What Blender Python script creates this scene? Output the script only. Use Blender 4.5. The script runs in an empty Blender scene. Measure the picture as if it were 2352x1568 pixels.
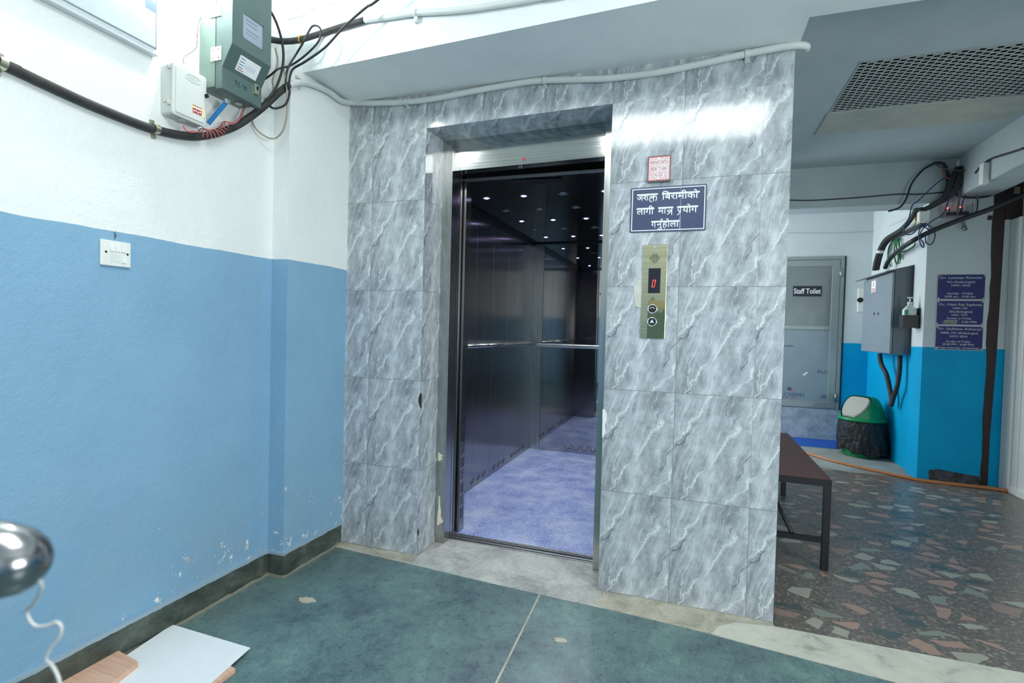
import bpy, bmesh, math, random
from mathutils import Vector, Matrix
random.seed(7)
V = Vector
sc = bpy.context.scene
COL = sc.collection
# ------------------------------------------------------------------ camera
W, H = 2352, 1568
CAM = V((0.36421, -2.32211, 1.15638))
YAW, PIT, ROL, FPX = 0.33174, -0.02456, 0.02633, 1204.22
_f = V((-math.sin(YAW)*math.cos(PIT), math.cos(YAW)*math.cos(PIT), math.sin(PIT)))
_r0 = V((math.cos(YAW), math.sin(YAW), 0)); _u0 = _r0.cross(_f)
CR = _r0*math.cos(ROL) + _u0*math.sin(ROL)
CU = -_r0*math.sin(ROL) + _u0*math.cos(ROL)
cd = bpy.data.cameras.new('camera'); cam = bpy.data.objects.new('camera', cd); COL.objects.link(cam)
cam.matrix_world = Matrix(((CR.x, CU.x, -_f.x, CAM.x), (CR.y, CU.y, -_f.y, CAM.y), (CR.z, CU.z, -_f.z, CAM.z), (0, 0, 0, 1)))
cd.sensor_width = 36; cd.lens = FPX/W*36; cd.clip_start = 0.02
cd.dof.use_dof = True; cd.dof.focus_distance = 2.7; cd.dof.aperture_fstop = 4.0
sc.camera = cam
# ------------------------------------------------------------------ world, lights, exposure
sc.view_settings.view_transform = 'Standard'; sc.view_settings.look = 'None'
sc.view_settings.exposure = 0.27; sc.view_settings.gamma = 1; sc.view_settings.use_curve_mapping = False
sc.cycles.use_denoising = True
sc.cycles.max_bounces = 8; sc.cycles.diffuse_bounces = 4; sc.cycles.glossy_bounces = 5; sc.cycles.transmission_bounces = 4
sc.cycles.sample_clamp_indirect = 6
wd = bpy.data.worlds.new('world'); sc.world = wd; wd.use_nodes = True
wd.node_tree.nodes['Background'].inputs[0].default_value = (.62, .78, .9, 1)
wd.node_tree.nodes['Background'].inputs[1].default_value = 0.25

def area(name, loc, target, sx, sy, power, color=(1, 1, 1), spread=None):
    l = bpy.data.lights.new(name, 'AREA'); l.shape = 'RECTANGLE'; l.size = sx; l.size_y = sy
    l.energy = power; l.color = color
    if spread: l.spread = spread
    o = bpy.data.objects.new(name, l); COL.objects.link(o); o.location = loc
    o.rotation_euler = (V(target)-V(loc)).to_track_quat('-Z', 'Y').to_euler()
    return o
COOL = (.95, 1.0, .985)
# unseen area light added right of the lobby, aimed at left wall and soffit
area('lobby_side_fill', (3.3, -2.3, 1.30), (-1.4, -1.1, 1.55), 1.7, .7, 98, (.96, 1.0, .985))
# LED panel in the lobby ceiling
area('lobby_ceiling_panel', (0.22, -1.92, 2.735), (0.22, -1.92, 0), 1.2, 0.62, 33, COOL)
# bulb on the left wall, just above the picture
bl = bpy.data.lights.new('wall_bulb_light', 'POINT'); bl.energy = 12; bl.color = (.93, 1, .98); bl.shadow_soft_size = .03
blo = bpy.data.objects.new('wall_bulb_light', bl); COL.objects.link(blo); blo.location = (-1.30, -.875, 2.47)
# daylight from the window at the left end of the alcove
area('alcove_window_daylight', (-0.35, 3.72, 1.6), (2.2, 3.6, 1.2), 1.0, 1.4, 42, (.96, 1.0, .985))
# unseen fill light added to brighten the dim corridor
area('corridor_fill', (2.72, 0.35, 1.3), (1.0, 2.6, 1.7), .8, 1.6, 6, (.98, 1.0, .98))

# ------------------------------------------------------------------ helpers
def lin(c):
    c /= 255.0
    return c/12.92 if c <= .04045 else ((c+.055)/1.055)**2.4
def S(r, g, b): return (lin(r), lin(g), lin(b), 1)
def ray(px, py): return CR*((px-W/2)/FPX) - CU*((py-H/2)/FPX) + _f
def P(px, py, ax, v):
    d = ray(px, py); i = 'xyz'.index(ax); return CAM + d*((v-CAM[i])/d[i])
def PD(px, py, dist):
    return CAM + ray(px, py)*dist

class NT:
    def __init__(s, name):
        s.m = bpy.data.materials.new(name); s.m.use_nodes = True; s.t = s.m.node_tree
        s.b = s.t.nodes['Principled BSDF']
    def n(s, typ, **kw):
        nd = s.t.nodes.new(typ)
        for k, v in kw.items():
            if k == 'ins':
                for a, b in v.items():
                    if isinstance(b, tuple) and len(b) == 2 and hasattr(b[0], 'bl_idname'): s.t.links.new(b[0].outputs[b[1]], nd.inputs[a])
                    elif hasattr(b, 'bl_idname'): s.t.links.new(b.outputs[0], nd.inputs[a])
                    else: nd.inputs[a].default_value = b
            else: setattr(nd, k, v)
        return nd
    def math(s, op, a, b=0.0, c=None):
        ins = {0: a, 1: b}
        if c is not None: ins[2] = c
        return s.n('ShaderNodeMath', operation=op, ins=ins)
    def mix(s, f, a, b, mode='MIX'):
        nd = s.t.nodes.new('ShaderNodeMixRGB'); nd.blend_type = mode
        for k, v in ((0, f), (1, a), (2, b)):
            if hasattr(v, 'bl_idname'): s.t.links.new(v.outputs[0], nd.inputs[k])
            elif isinstance(v, tuple) and len(v) == 2 and hasattr(v[0], 'bl_idname'): s.t.links.new(v[0].outputs[v[1]], nd.inputs[k])
            else: nd.inputs[k].default_value = v
        return nd
    def ramp(s, f, stops, interp='LINEAR'):
        nd = s.t.nodes.new('ShaderNodeValToRGB'); nd.color_ramp.interpolation = interp
        e = nd.color_ramp.elements
        while len(e) < len(stops): e.new(.5)
        for i, (p, c) in enumerate(stops):
            e[i].position = p; e[i].color = c if isinstance(c, tuple) else (c, c, c, 1)
        if isinstance(f, tuple): s.t.links.new(f[0].outputs[f[1]], nd.inputs[0])
        else: s.t.links.new(f.outputs[0], nd.inputs[0])
        return nd
    def noise(s, vec, scale, detail=4, rough=.55, dist=0):
        return s.n('ShaderNodeTexNoise', ins={'Vector': vec, 'Scale': scale, 'Detail': detail, 'Roughness': rough, 'Distortion': dist})
    def mapping(s, vec, rot=(0, 0, 0), scale=(1, 1, 1), loc=(0, 0, 0)):
        return s.n('ShaderNodeMapping', ins={'Vector': vec, 'Rotation': rot, 'Scale': scale, 'Location': loc})
    def obj(s):
        g = s.n('ShaderNodeNewGeometry'); return (g, 'Position')
    def out(s, color=None, rough=None, metal=None, bump=None, bstr=.2, bdist=.01, spec=None, emit=None, estr=0, coat=None):
        for k, v in (('Base Color', color), ('Roughness', rough), ('Metallic', metal), ('Specular IOR Level', spec), ('Emission Color', emit), ('Coat Weight', coat)):
            if v is None: continue
            if hasattr(v, 'bl_idname'): s.t.links.new(v.outputs[0], s.b.inputs[k])
            else: s.b.inputs[k].default_value = v
        if estr: s.b.inputs['Emission Strength'].default_value = estr
        if bump is not None:
            bn = s.n('ShaderNodeBump', ins={'Strength': bstr, 'Distance': bdist, 'Height': bump})
            s.t.links.new(bn.outputs[0], s.b.inputs['Normal'])
        return s.m

def plain(name, col, rough=.5, metal=0, var=.12, scale=18, bump=0, spec=None, coat=None):
    """a flat colour with a light procedural mottling"""
    t = NT(name); pos = t.obj()
    n = t.noise(pos, scale, 5, .6)
    c2 = tuple(min(1, x*(1-var)) for x in col[:3])+(1,)
    c1 = tuple(min(1, x*(1+var)) for x in col[:3])+(1,)
    cr = t.ramp(n, [(.3, c2), (.7, c1)])
    nb = t.noise(pos, scale*12, 3) if bump else None
    return t.out(cr, rough, metal, nb, bump or .1, .003, spec=spec, coat=coat)
def glow(name, col, strength):
    t = NT(name); return t.out((col[0]*.5, col[1]*.5, col[2]*.5, 1), .4, emit=tuple(col[:3])+(1,), estr=strength)

WL = {}
def origin_of(o): return WL.get(o.name, V((0, 0, 0)))
def tag(o, label=None, cat=None, group=None, kind=None):
    if label: o['label'] = label
    if cat: o['category'] = cat
    if group: o['group'] = group
    if kind: o['kind'] = kind
    return o
def thing(name, loc, label, cat, group=None, kind=None):
    o = bpy.data.objects.new(name, None); COL.objects.link(o); o.location = loc; o.empty_display_size = .05
    WL[o.name] = V(loc); return tag(o, label, cat, group, kind)

class MB:
    """gathers shapes given in world coordinates; build() links them as ONE mesh object"""
    def __init__(s): s.v = []; s.f = []; s.mi = []; s.uv = {}; s.sm = set()
    def face(s, pts, uv=None, mi=0):
        b = len(s.v); s.v += [V(p) for p in pts]; s.f.append(tuple(range(b, b+len(pts)))); s.mi.append(mi)
        if uv: s.uv[len(s.f)-1] = uv
        return s
    def add(s, vs, fs, mi=0, smooth=False):
        b = len(s.v); s.v += [V(p) for p in vs]
        for f in fs:
            s.f.append(tuple(b+i for i in f)); s.mi.append(mi)
            if smooth: s.sm.add(len(s.f)-1)
        return s
    def box(s, lo, hi, bev=0, mi=0, mat=None, seg=2):
        bm = bmesh.new(); bmesh.ops.create_cube(bm, size=1)
        lo = V(lo); hi = V(hi); c = (lo+hi)/2; d = hi-lo
        for v in bm.verts: v.co = V((v.co.x*d.x, v.co.y*d.y, v.co.z*d.z))
        if bev: bmesh.ops.bevel(bm, geom=bm.edges[:], offset=min(bev, min(map(abs, d))*.49), segments=seg, affect='EDGES', profile=.5)
        bm.verts.index_update()
        vs = [(c+v.co) if mat is None else (mat @ (c+v.co)) for v in bm.verts]
        s.add(vs, [[v.index for v in f.verts] for f in bm.faces], mi); bm.free(); return s
    def rbox(s, axis, lo, hi, r, bev=0, mi=0, seg=5):
        """box with rounded corners seen along an axis"""
        i = 'xyz'.index(axis); a, b = [k for k in range(3) if k != i]
        lo = V(lo); hi = V(hi); pts = []
        for (cx, cy, a0) in ((hi[a]-r, hi[b]-r, 0), (lo[a]+r, hi[b]-r, 90), (lo[a]+r, lo[b]+r, 180), (hi[a]-r, lo[b]+r, 270)):
            for k in range(seg+1):
                t = math.radians(a0+90*k/seg); pts.append((cx+r*math.cos(t), cy+r*math.sin(t)))
        return s.prism(pts, axis, lo[i], hi[i], mi, bev)
    def prism(s, pts, axis, h0, h1, mi=0, bev=0):
        i = 'xyz'.index(axis); a, b = [k for k in range(3) if k != i]
        def mk(p, h):
            q = [0, 0, 0]; q[i] = h; q[a] = p[0]; q[b] = p[1]; return V(q)
        n = len(pts); bm = bmesh.new()
        lo = [bm.verts.new(mk(p, h0)) for p in pts]; hi = [bm.verts.new(mk(p, h1)) for p in pts]
        bm.faces.new(lo[::-1]); bm.faces.new(hi)
        for k in range(n): bm.faces.new((lo[k], lo[(k+1) % n], hi[(k+1) % n], hi[k]))
        bmesh.ops.recalc_face_normals(bm, faces=bm.faces[:])
        if bev:
            ed = [e for e in bm.edges if abs((e.verts[0].co-e.verts[1].co)[i]) < 1e-7 and abs(e.verts[0].co[i]-h1) < 1e-7]
            bmesh.ops.bevel(bm, geom=ed, offset=bev, segments=2, affect='EDGES', profile=.5)
        bm.verts.index_update()
        s.add([v.co.copy() for v in bm.verts], [[v.index for v in f.verts] for f in bm.faces], mi); bm.free(); return s
    def cyl(s, p0, p1, r, n=16, r1=None, mi=0, cap=True):
        p0 = V(p0); p1 = V(p1); d = (p1-p0).normalized(); r1 = r if r1 is None else r1
        x = d.orthogonal().normalized(); y = d.cross(x); vs = []
        for (p, rr) in ((p0, r), (p1, r1)):
            for k in range(n):
                t = 2*math.pi*k/n; vs.append(p+x*(rr*math.cos(t))+y*(rr*math.sin(t)))
        b0 = len(s.f)
        s.add(vs, [(k, (k+1) % n, n+(k+1) % n, n+k) for k in range(n)], mi, True)
        if cap: s.add([], []); bb = len(s.v)-2*n; s.f += [tuple(bb+k for k in range(n))[::-1], tuple(bb+n+k for k in range(n))]; s.mi += [mi, mi]
        return s
    def lathe(s, prof, org, axis=(0, 0, 1), n=28, mi=0, xd=None):
        org = V(org); d = V(axis).normalized(); x = (V(xd) if xd else d.orthogonal()).normalized(); y = d.cross(x); vs = []
        for (r, h) in prof:
            for k in range(n):
                t = 2*math.pi*k/n; vs.append(org+d*h+x*(r*math.cos(t))+y*(r*math.sin(t)))
        fs = []
        for j in range(len(prof)-1):
            for k in range(n): fs.append((j*n+k, j*n+(k+1) % n, (j+1)*n+(k+1) % n, (j+1)*n+k))
        s.add(vs, fs, mi, True)
        bb = len(s.v)-len(vs)
        if prof[0][0] > 1e-6: s.f.append(tuple(bb+k for k in range(n))[::-1]); s.mi.append(mi)
        if prof[-1][0] > 1e-6: s.f.append(tuple(bb+(len(prof)-1)*n+k for k in range(n))); s.mi.append(mi)
        return s
    def tube(s, pts, r, n=8, sub=5, mi=0, smooth=True):
        pts = [V(p) for p in pts]
        if smooth and len(pts) > 2:
            q = []; e = [pts[0]*2-pts[1]]+pts+[pts[-1]*2-pts[-2]]
            for i in range(1, len(e)-2):
                a, b, c, d = e[i-1], e[i], e[i+1], e[i+2]
                for k in range(sub):
                    t = k/sub
                    q.append(.5*((2*b)+(c-a)*t+(2*a-5*b+4*c-d)*t*t+(3*b-a-3*c+d)*t**3))
            q.append(pts[-1]); pts = q
        m = len(pts); vs = []; x = None
        for i, p in enumerate(pts):
            t = (pts[min(i+1, m-1)]-pts[max(i-1, 0)])
            if t.length < 1e-9: t = V((0, 0, 1))
            t.normalize()
            if x is None: x = t.orthogonal().normalized()
            else:
                x = x-t*x.dot(t)
                x = x.normalized() if x.length > 1e-6 else t.orthogonal().normalized()
            y = t.cross(x)
            for k in range(n):
                a = 2*math.pi*k/n; vs.append(p+x*(r*math.cos(a))+y*(r*math.sin(a)))
        fs = [(i*n+k, i*n+(k+1) % n, (i+1)*n+(k+1) % n, (i+1)*n+k) for i in range(m-1) for k in range(n)]
        s.add(vs, fs, mi, True)
        bb = len(s.v)-len(vs)
        s.f += [tuple(bb+k for k in range(n))[::-1], tuple(bb+(m-1)*n+k for k in range(n))]; s.mi += [mi, mi]
        return s
    def build(s, name, mat, parent=None, label=None, cat=None, group=None, kind=None):
        me = bpy.data.meshes.new(name)
        if parent is not None: off = origin_of(parent)
        else:
            xs = [v.x for v in s.v]; ys = [v.y for v in s.v]; zs = [v.z for v in s.v]
            off = V(((min(xs)+max(xs))/2, (min(ys)+max(ys))/2, min(zs)))
        me.from_pydata([tuple(v-off) for v in s.v], [], s.f)
        for m in (mat if isinstance(mat, (list, tuple)) else [mat]): me.materials.append(m)
        uvl = me.uv_layers.new(name='UVMap') if s.uv else None
        for i, p in enumerate(me.polygons):
            p.material_index = s.mi[i]; p.use_smooth = i in s.sm
            if uvl and i in s.uv:
                for k, li in enumerate(p.loop_indices): uvl.data[li].uv = s.uv[i][k]
        bm = bmesh.new(); bm.from_mesh(me)
        if not s.uv: bmesh.ops.recalc_face_normals(bm, faces=bm.faces[:])
        bm.to_mesh(me); bm.free(); me.update()
        o = bpy.data.objects.new(name, me); COL.objects.link(o)
        if parent is not None: o.parent = parent
        else: o.location = off
        WL[o.name] = V(off)
        return tag(o, label, cat, group, kind)

def text_mesh(body, size, bold=0.0, extrude=.0004):
    c = bpy.data.curves.new('txt', 'FONT'); c.body = body; c.size = size; c.align_x = 'CENTER'; c.offset = bold; c.extrude = extrude
    c.resolution_u = 4
    o = bpy.data.objects.new('txt', c); COL.objects.link(o)
    dg = bpy.context.evaluated_depsgraph_get(); me = bpy.data.meshes.new_from_object(o.evaluated_get(dg))
    vs = [v.co.copy() for v in me.vertices]; fs = [tuple(p.vertices) for p in me.polygons]
    par = list(range(len(vs)))                       # lift overlapping glyphs a hair apart
    def root(i):
        while par[i] != i: par[i] = par[par[i]]; i = par[i]
        return i
    for f in fs:
        for i in f[1:]: par[root(i)] = root(f[0])
    order = {}
    for i in range(len(vs)): vs[i].z += .00005*(order.setdefault(root(i), len(order)) % 4)
    bpy.data.objects.remove(o); bpy.data.curves.remove(c); bpy.data.meshes.remove(me)
    return vs, fs
def lettering(mb, body, size, org, xd, yd, bold=0.0, width=None, mi=0, shear=0, extrude=.0004):
    """puts a line of text, centred on org, into mb; width stretches the line to that length"""
    vs, fs = text_mesh(body, size, bold, extrude)
    org = V(org); xd = V(xd); yd = V(yd); zd = xd.cross(yd)
    x0 = min(v.x for v in vs); x1 = max(v.x for v in vs); k = width/(x1-x0) if width else 1
    mb.add([org+xd*((v.x-(x0+x1)/2)*k+shear*v.y)+yd*v.y+zd*v.z for v in vs], fs, mi)
    return mb
X, Y, Z = V((1, 0, 0)), V((0, 1, 0)), V((0, 0, 1))
def struct(mb, name, mat, parent=None):
    return mb.build(name, mat, parent, kind='structure')
# ------------------------------------------------------------------ materials
def mat_lobby_wall():
    """white over blue distemper, hand-cut line, peeling near the floor"""
    t = NT('painted_wall_white_blue'); pos = t.obj()
    xyz = t.n('ShaderNodeSeparateXYZ', ins={0: pos})
    nl = t.noise(pos, 6, 3); wob = t.math('MULTIPLY', t.math('SUBTRACT', nl, .5), .012)
    zz = t.math('ADD', (xyz, 'Z'), wob)
    up = t.math('GREATER_THAN', zz, 1.4415)
    nb = t.noise(pos, 2.2, 5, .6)
    blue = t.ramp(nb, [(.3, S(124, 165, 194)), (.7, S(134, 175, 204))])
    white = t.ramp(nb, [(.3, S(228, 232, 230)), (.7, S(238, 241, 240))])
    # grubby wash low down on the blue
    nd = t.noise(pos, 5, 5, .65)
    low = t.n('ShaderNodeMapRange', ins={0: (xyz, 'Z'), 1: .1, 2: .75, 3: .55, 4: 0.0})
    dirt = t.math('MULTIPLY', low, t.ramp(nd, [(.42, 0.0), (.75, 1.0)]))
    blue2 = t.mix(dirt, blue, S(150, 165, 172))
    # peeled chips, white and grey plaster
    npk = t.noise(pos, 26, 5, .7)
    zone = t.noise(t.mapping(pos, loc=(3.1, .4, 1.7)), 3.0, 2)
    lowz = t.n('ShaderNodeMapRange', ins={0: (xyz, 'Z'), 1: .12, 2: .62, 3: 0.115, 4: -.06})
    near = t.n('ShaderNodeMapRange', ins={0: (xyz, 'Y'), 1: -1.0, 2: -.5, 3: 0.0, 4: .045})
    npk = t.math('ADD', npk, near)
    thr = t.math('ADD', t.math('ADD', npk, t.math('MULTIPLY', t.math('SUBTRACT', zone, .5), .35)), lowz)
    chip = t.math('MULTIPLY', t.math('GREATER_THAN', thr, .757), t.math('LESS_THAN', (xyz, 'Z'), .85))
    chipc = t.ramp(t.noise(pos, 45, 3), [(.4, S(236, 240, 242)), (.6, S(165, 165, 165))])
    blue3 = t.mix(chip, blue2, chipc)
    scuff = t.math('GREATER_THAN', t.noise(t.mapping(pos, scale=(1, 1, .35)), 60, 3), .74)
    white2 = t.mix(t.math('MULTIPLY', scuff, .35), white, S(150, 160, 170))
    col = t.mix(up, blue3, white2)
    hb = t.math('ADD', t.noise(pos, 150, 3), t.math('MULTIPLY', t.noise(pos, 32, 3), 1.4))
    hb2 = t.math('SUBTRACT', hb, t.math('MULTIPLY', chip, 1.2))
    return t.out(col, .55, 0, hb2, .30, .006)

def mat_corridor_wall():
    t = NT('painted_wall_white_cyan'); pos = t.obj()
    xyz = t.n('ShaderNodeSeparateXYZ', ins={0: pos})
    wob = t.math('MULTIPLY', t.math('SUBTRACT', t.noise(pos, 5, 3), .5), .012)
    up = t.math('GREATER_THAN', t.math('ADD', (xyz, 'Z'), wob), 1.095)
    nb = t.noise(pos, 2.5, 5, .6)
    blue = t.ramp(nb, [(.3, S(0, 152, 202)), (.7, S(6, 164, 214))])
    white = t.ramp(nb, [(.3, S(196, 206, 210)), (.7, S(208, 217, 220))])
    return t.out(t.mix(up, blue, white), .55, 0, t.noise(pos, 140, 3), .15, .004, spec=.15)

def mat_white(name='white_paint', c=(226, 232, 233), rough=.6):
    t = NT(name); pos = t.obj(); nb = t.noise(pos, 3, 6, .65)
    cr = t.ramp(nb, [(.25, S(c[0]-14, c[1]-13, c[2]-12)), (.7, S(*c))])
    hb = t.math('ADD', t.noise(pos, 120, 3), t.noise(pos, 25, 3))
    return t.out(cr, rough, 0, hb, .16, .005)

def mat_tile():
    """one printed grey marble design, repeated on every tile through its UVs"""
    t = NT('grey_marble_tile')
    uv = t.n('ShaderNodeUVMap'); uvx = t.n('ShaderNodeSeparateXYZ', ins={0: uv})
    p = t.mapping(uv, scale=(.30, .45, 1))
    lf = t.noise(p, 8, 3, .5); mf = t.noise(p, 34, 3, .6); hf = t.noise(p, 120, 2, .6)
    def bands(theta, loc=(0, 0, 0)):
        m = t.mapping(p, rot=(0, 0, math.radians(theta)), loc=loc); return t.n('ShaderNodeSeparateXYZ', ins={0: m})
    def vein(theta, spacing, width, a_lf, a_mf, a_hf, off):
        x = t.math('ADD', (bands(theta), 'X'), off)
        x = t.math('ADD', x, t.math('MULTIPLY', t.math('SUBTRACT', lf, .5), a_lf))
        x = t.math('ADD', x, t.math('MULTIPLY', t.math('SUBTRACT', mf, .5), a_mf))
        x = t.math('ADD', x, t.math('MULTIPLY', t.math('SUBTRACT', hf, .5), a_hf))
        d = t.math('MULTIPLY', t.math('ABSOLUTE', t.math('SUBTRACT', t.math('FRACT', t.math('DIVIDE', x, spacing)), .5)), spacing)
        return t.n('ShaderNodeMapRange', ins={0: d, 1: width*.25, 2: width, 3: 1.0, 4: 0.0})
    # streaks lean like "/" and bend gently
    bend = t.n('ShaderNodeVectorMath', operation='MULTIPLY_ADD', ins={0: (lf, 1), 1: (.045, .02, 0), 2: p})
    q = t.mapping(bend, rot=(0, 0, math.radians(17)))
    def st(sx, sy, loc=(0, 0, 0)): return t.mapping(q, scale=(sx, sy, 1), loc=loc)
    base = t.noise(st(11, 3.0), 1.0, 6, .6); mid = t.noise(st(60, 3.2, (2, 1, 0)), 1.0, 6, .66); fine = t.noise(st(260, 6), 1.0, 3, .6)
    iso = t.noise(t.mapping(p, rot=(0, 0, .3), scale=(1.3, .8, 1)), 22, 8, .7)
    b2 = t.math('ADD', t.math('ADD', t.math('ADD', t.math('MULTIPLY', base, .46), t.math('MULTIPLY', mid, .22)), t.math('MULTIPLY', fine, .13)), t.math('MULTIPLY', iso, .19))
    col = t.ramp(b2, [(.37, S(112, 118, 124)), (.45, S(146, 152, 158)), (.51, S(172, 178, 184)), (.56, S(196, 202, 208)), (.64, S(220, 225, 229))])
    cloud = t.ramp(t.noise(bend, 13, 5, .65), [(.48, 0.0), (.70, .55)])
    c0 = t.mix(cloud, col, S(206, 213, 219))
    g1 = t.ramp(t.noise(p, 9, 3), [(.36, .1), (.56, 1.0)]); g2 = t.ramp(t.noise(t.mapping(p, loc=(3, 5, 0)), 10, 3), [(.46, 0.0), (.58, 1.0)])
    vd = t.math('MULTIPLY', vein(30, .13, .0034, .10, .020, .006, .031), g2)
    vw = t.math('MULTIPLY', vein(34, .155, .0056, .09, .034, .010, .052), g1)
    vh = t.math('MULTIPLY', vein(34, .155, .0180, .09, .034, .010, .058), g1)
    vf = t.math('MULTIPLY', vein(14, .085, .0022, .12, .022, .008, .012), g2)
    c1 = t.mix(t.math('MULTIPLY', vd, .75), c0, S(92, 98, 108))
    c1b = t.mix(t.math('MULTIPLY', vh, .45), c1, S(200, 208, 214))
    c2 = t.mix(t.math('MULTIPLY', vw, .85), c1b, S(232, 236, 238))
    c3 = t.mix(t.math('MULTIPLY', vf, .6), c2, S(220, 226, 231))
    def edge(ch): return t.math('MINIMUM', (uvx, ch), t.math('SUBTRACT', 1.0, (uvx, ch)))
    ed = t.math('MAXIMUM', t.math('LESS_THAN', edge('X'), .0045), t.math('LESS_THAN', edge('Y'), .003))
    c4 = t.mix(t.math('MULTIPLY', ed, .8), c3, S(122, 126, 130))
    pos = t.obj()
    hb = t.math('SUBTRACT', t.math('MULTIPLY', t.noise(pos, 7, 2), .6), t.math('MULTIPLY', ed, .3))
    return t.out(c4, .09, 0, hb, .05, .01, spec=.5)

def mat_green_floor():
    t = NT('green_marble_floor'); pos = t.obj()
    xyz = t.n('ShaderNodeSeparateXYZ', ins={0: pos})
    w = t.noise(pos, 4, 4, .6)
    wv = t.n('ShaderNodeVectorMath', operation='MULTIPLY_ADD', ins={0: (w, 1), 1: (.22, .22, 0), 2: pos})
    n1 = t.noise(wv, 3.2, 8, .66); n2 = t.noise(pos, 24, 9, .8); n3 = t.noise(t.mapping(wv, rot=(0, 0, .75), scale=(70, 14, 1)), 1, 5, .65)
    s1 = t.math('ADD', t.math('MULTIPLY', n1, .50), t.math('MULTIPLY', n2, .28))
    n4 = t.noise(t.mapping(pos, rot=(0, 0, -.4), scale=(1, .45, 1)), 190, 4, .7)
    s2 = t.math('ADD', t.math('ADD', s1, t.math('MULTIPLY', n3, .22)), t.math('MULTIPLY', t.math('SUBTRACT', n4, .5), .34))
    col = t.ramp(s2, [(.37, S(62, 74, 86)), (.44, S(76, 96, 103)), (.51, S(92, 117, 118)), (.58, S(106, 132, 130)), (.66, S(130, 154, 149))])
    fleck = t.math('GREATER_THAN', t.noise(wv, 130, 2), .74)
    c1 = t.mix(t.math('MULTIPLY', fleck, .35), col, S(140, 160, 150))
    # fine scratches
    sc1 = t.noise(t.mapping(pos, rot=(0, 0, 1.1), scale=(220, 3, 1)), 1, 2); sc2 = t.noise(t.mapping(pos, rot=(0, 0, -.5), scale=(3, 260, 1)), 1, 2)
    scr = t.math('MAXIMUM', t.math('GREATER_THAN', sc1, .735), t.math('GREATER_THAN', sc2, .74))
    c2 = t.mix(t.math('MULTIPLY', scr, .16), c1, S(160, 175, 175))
    # pale dust along the wall skirting
    du = t.n('ShaderNodeMapRange', ins={0: (xyz, 'X'), 1: -1.36, 2: -.95, 3: .5, 4: 0})
    dv = t.n('ShaderNodeMapRange', ins={0: (xyz, 'Y'), 1: -.75, 2: -.15, 3: 0, 4: .55})
    dd = t.math('MULTIPLY', t.math('MAXIMUM', t.math('MULTIPLY', du, .7), t.math('MULTIPLY', t.math('MULTIPLY', du, dv), 1.8)), t.ramp(t.noise(pos, 9, 5, .65), [(.3, .2), (.7, 1.0)]))
    c3 = t.mix(dd, c2, S(112, 122, 116))
    return t.out(c3, t.ramp(n2, [(.3, .22), (.7, .38)]), 0, n2, .04, .002, spec=.45)

def mat_terrazzo():
    t = NT('crazy_terrazzo_floor'); pos = t.obj()
    w = t.noise(pos, 7, 2)
    wv = t.n('ShaderNodeVectorMath', operation='MULTIPLY_ADD', ins={0: (w, 1), 1: (.04, .04, 0), 2: pos})
    pm = t.mapping(wv, rot=(0, 0, .35), scale=(1, 1.35, 0))
    e = t.n('ShaderNodeTexVoronoi', feature='DISTANCE_TO_EDGE', voronoi_dimensions='2D', ins={'Vector': pm, 'Scale': 8.5, 'Randomness': 1.0})
    f = t.n('ShaderNodeTexVoronoi', feature='F1', voronoi_dimensions='2D', ins={'Vector': pm, 'Scale': 8.5, 'Randomness': 1.0})
    sep = t.n('ShaderNodeSeparateColor', ins={0: (f, 'Color')})
    m = t.math('MULTIPLY', t.math('GREATER_THAN', (e, 'Distance'), .17), t.math('GREATER_THAN', (sep, 'Red'), .45))
    chip = t.ramp((sep, 'Green'), [(0, S(168, 138, 124)), (.24, S(74, 88, 88)), (.50, S(164, 166, 152)), (.72, S(148, 126, 116)), (.86, S(136, 144, 134))], 'CONSTANT')
    chip2 = t.mix(t.math('MULTIPLY', t.noise(pos, 40, 4), .25), chip, S(110, 112, 108))
    s = t.n('ShaderNodeTexVoronoi', feature='F1', voronoi_dimensions='2D', ins={'Vector': t.mapping(pos, scale=(1, 1, 0)), 'Scale': 95})
    ss = t.n('ShaderNodeSeparateColor', ins={0: (s, 'Color')})
    grit = t.ramp((ss, 'Red'), [(0, S(100, 96, 92)), (.5, S(113, 107, 101)), (.74, S(126, 115, 106)), (.90, S(142, 138, 128)), (.96, S(92, 98, 94))], 'CONSTANT')
    col = t.mix(m, grit, chip2)
    return t.out(col, .3, 0, t.noise(pos, 60, 3), .03, .002, spec=.45)

def mat_cement(name, a, b, scale=9, rough=.8, bump=.25):
    t = NT(name); pos = t.obj()
    n1 = t.noise(pos, scale, 7, .65, .6); n2 = t.noise(pos, scale*9, 4)
    s = t.math('ADD', t.math('MULTIPLY', n1, .75), t.math('MULTIPLY', n2, .25))
    cr = t.ramp(s, [(.38, a), (.5, tuple((x+y)/2 for x, y in zip(a, b))), (.62, b)])
    return t.out(cr, rough, 0, s, bump, .008)

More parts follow.
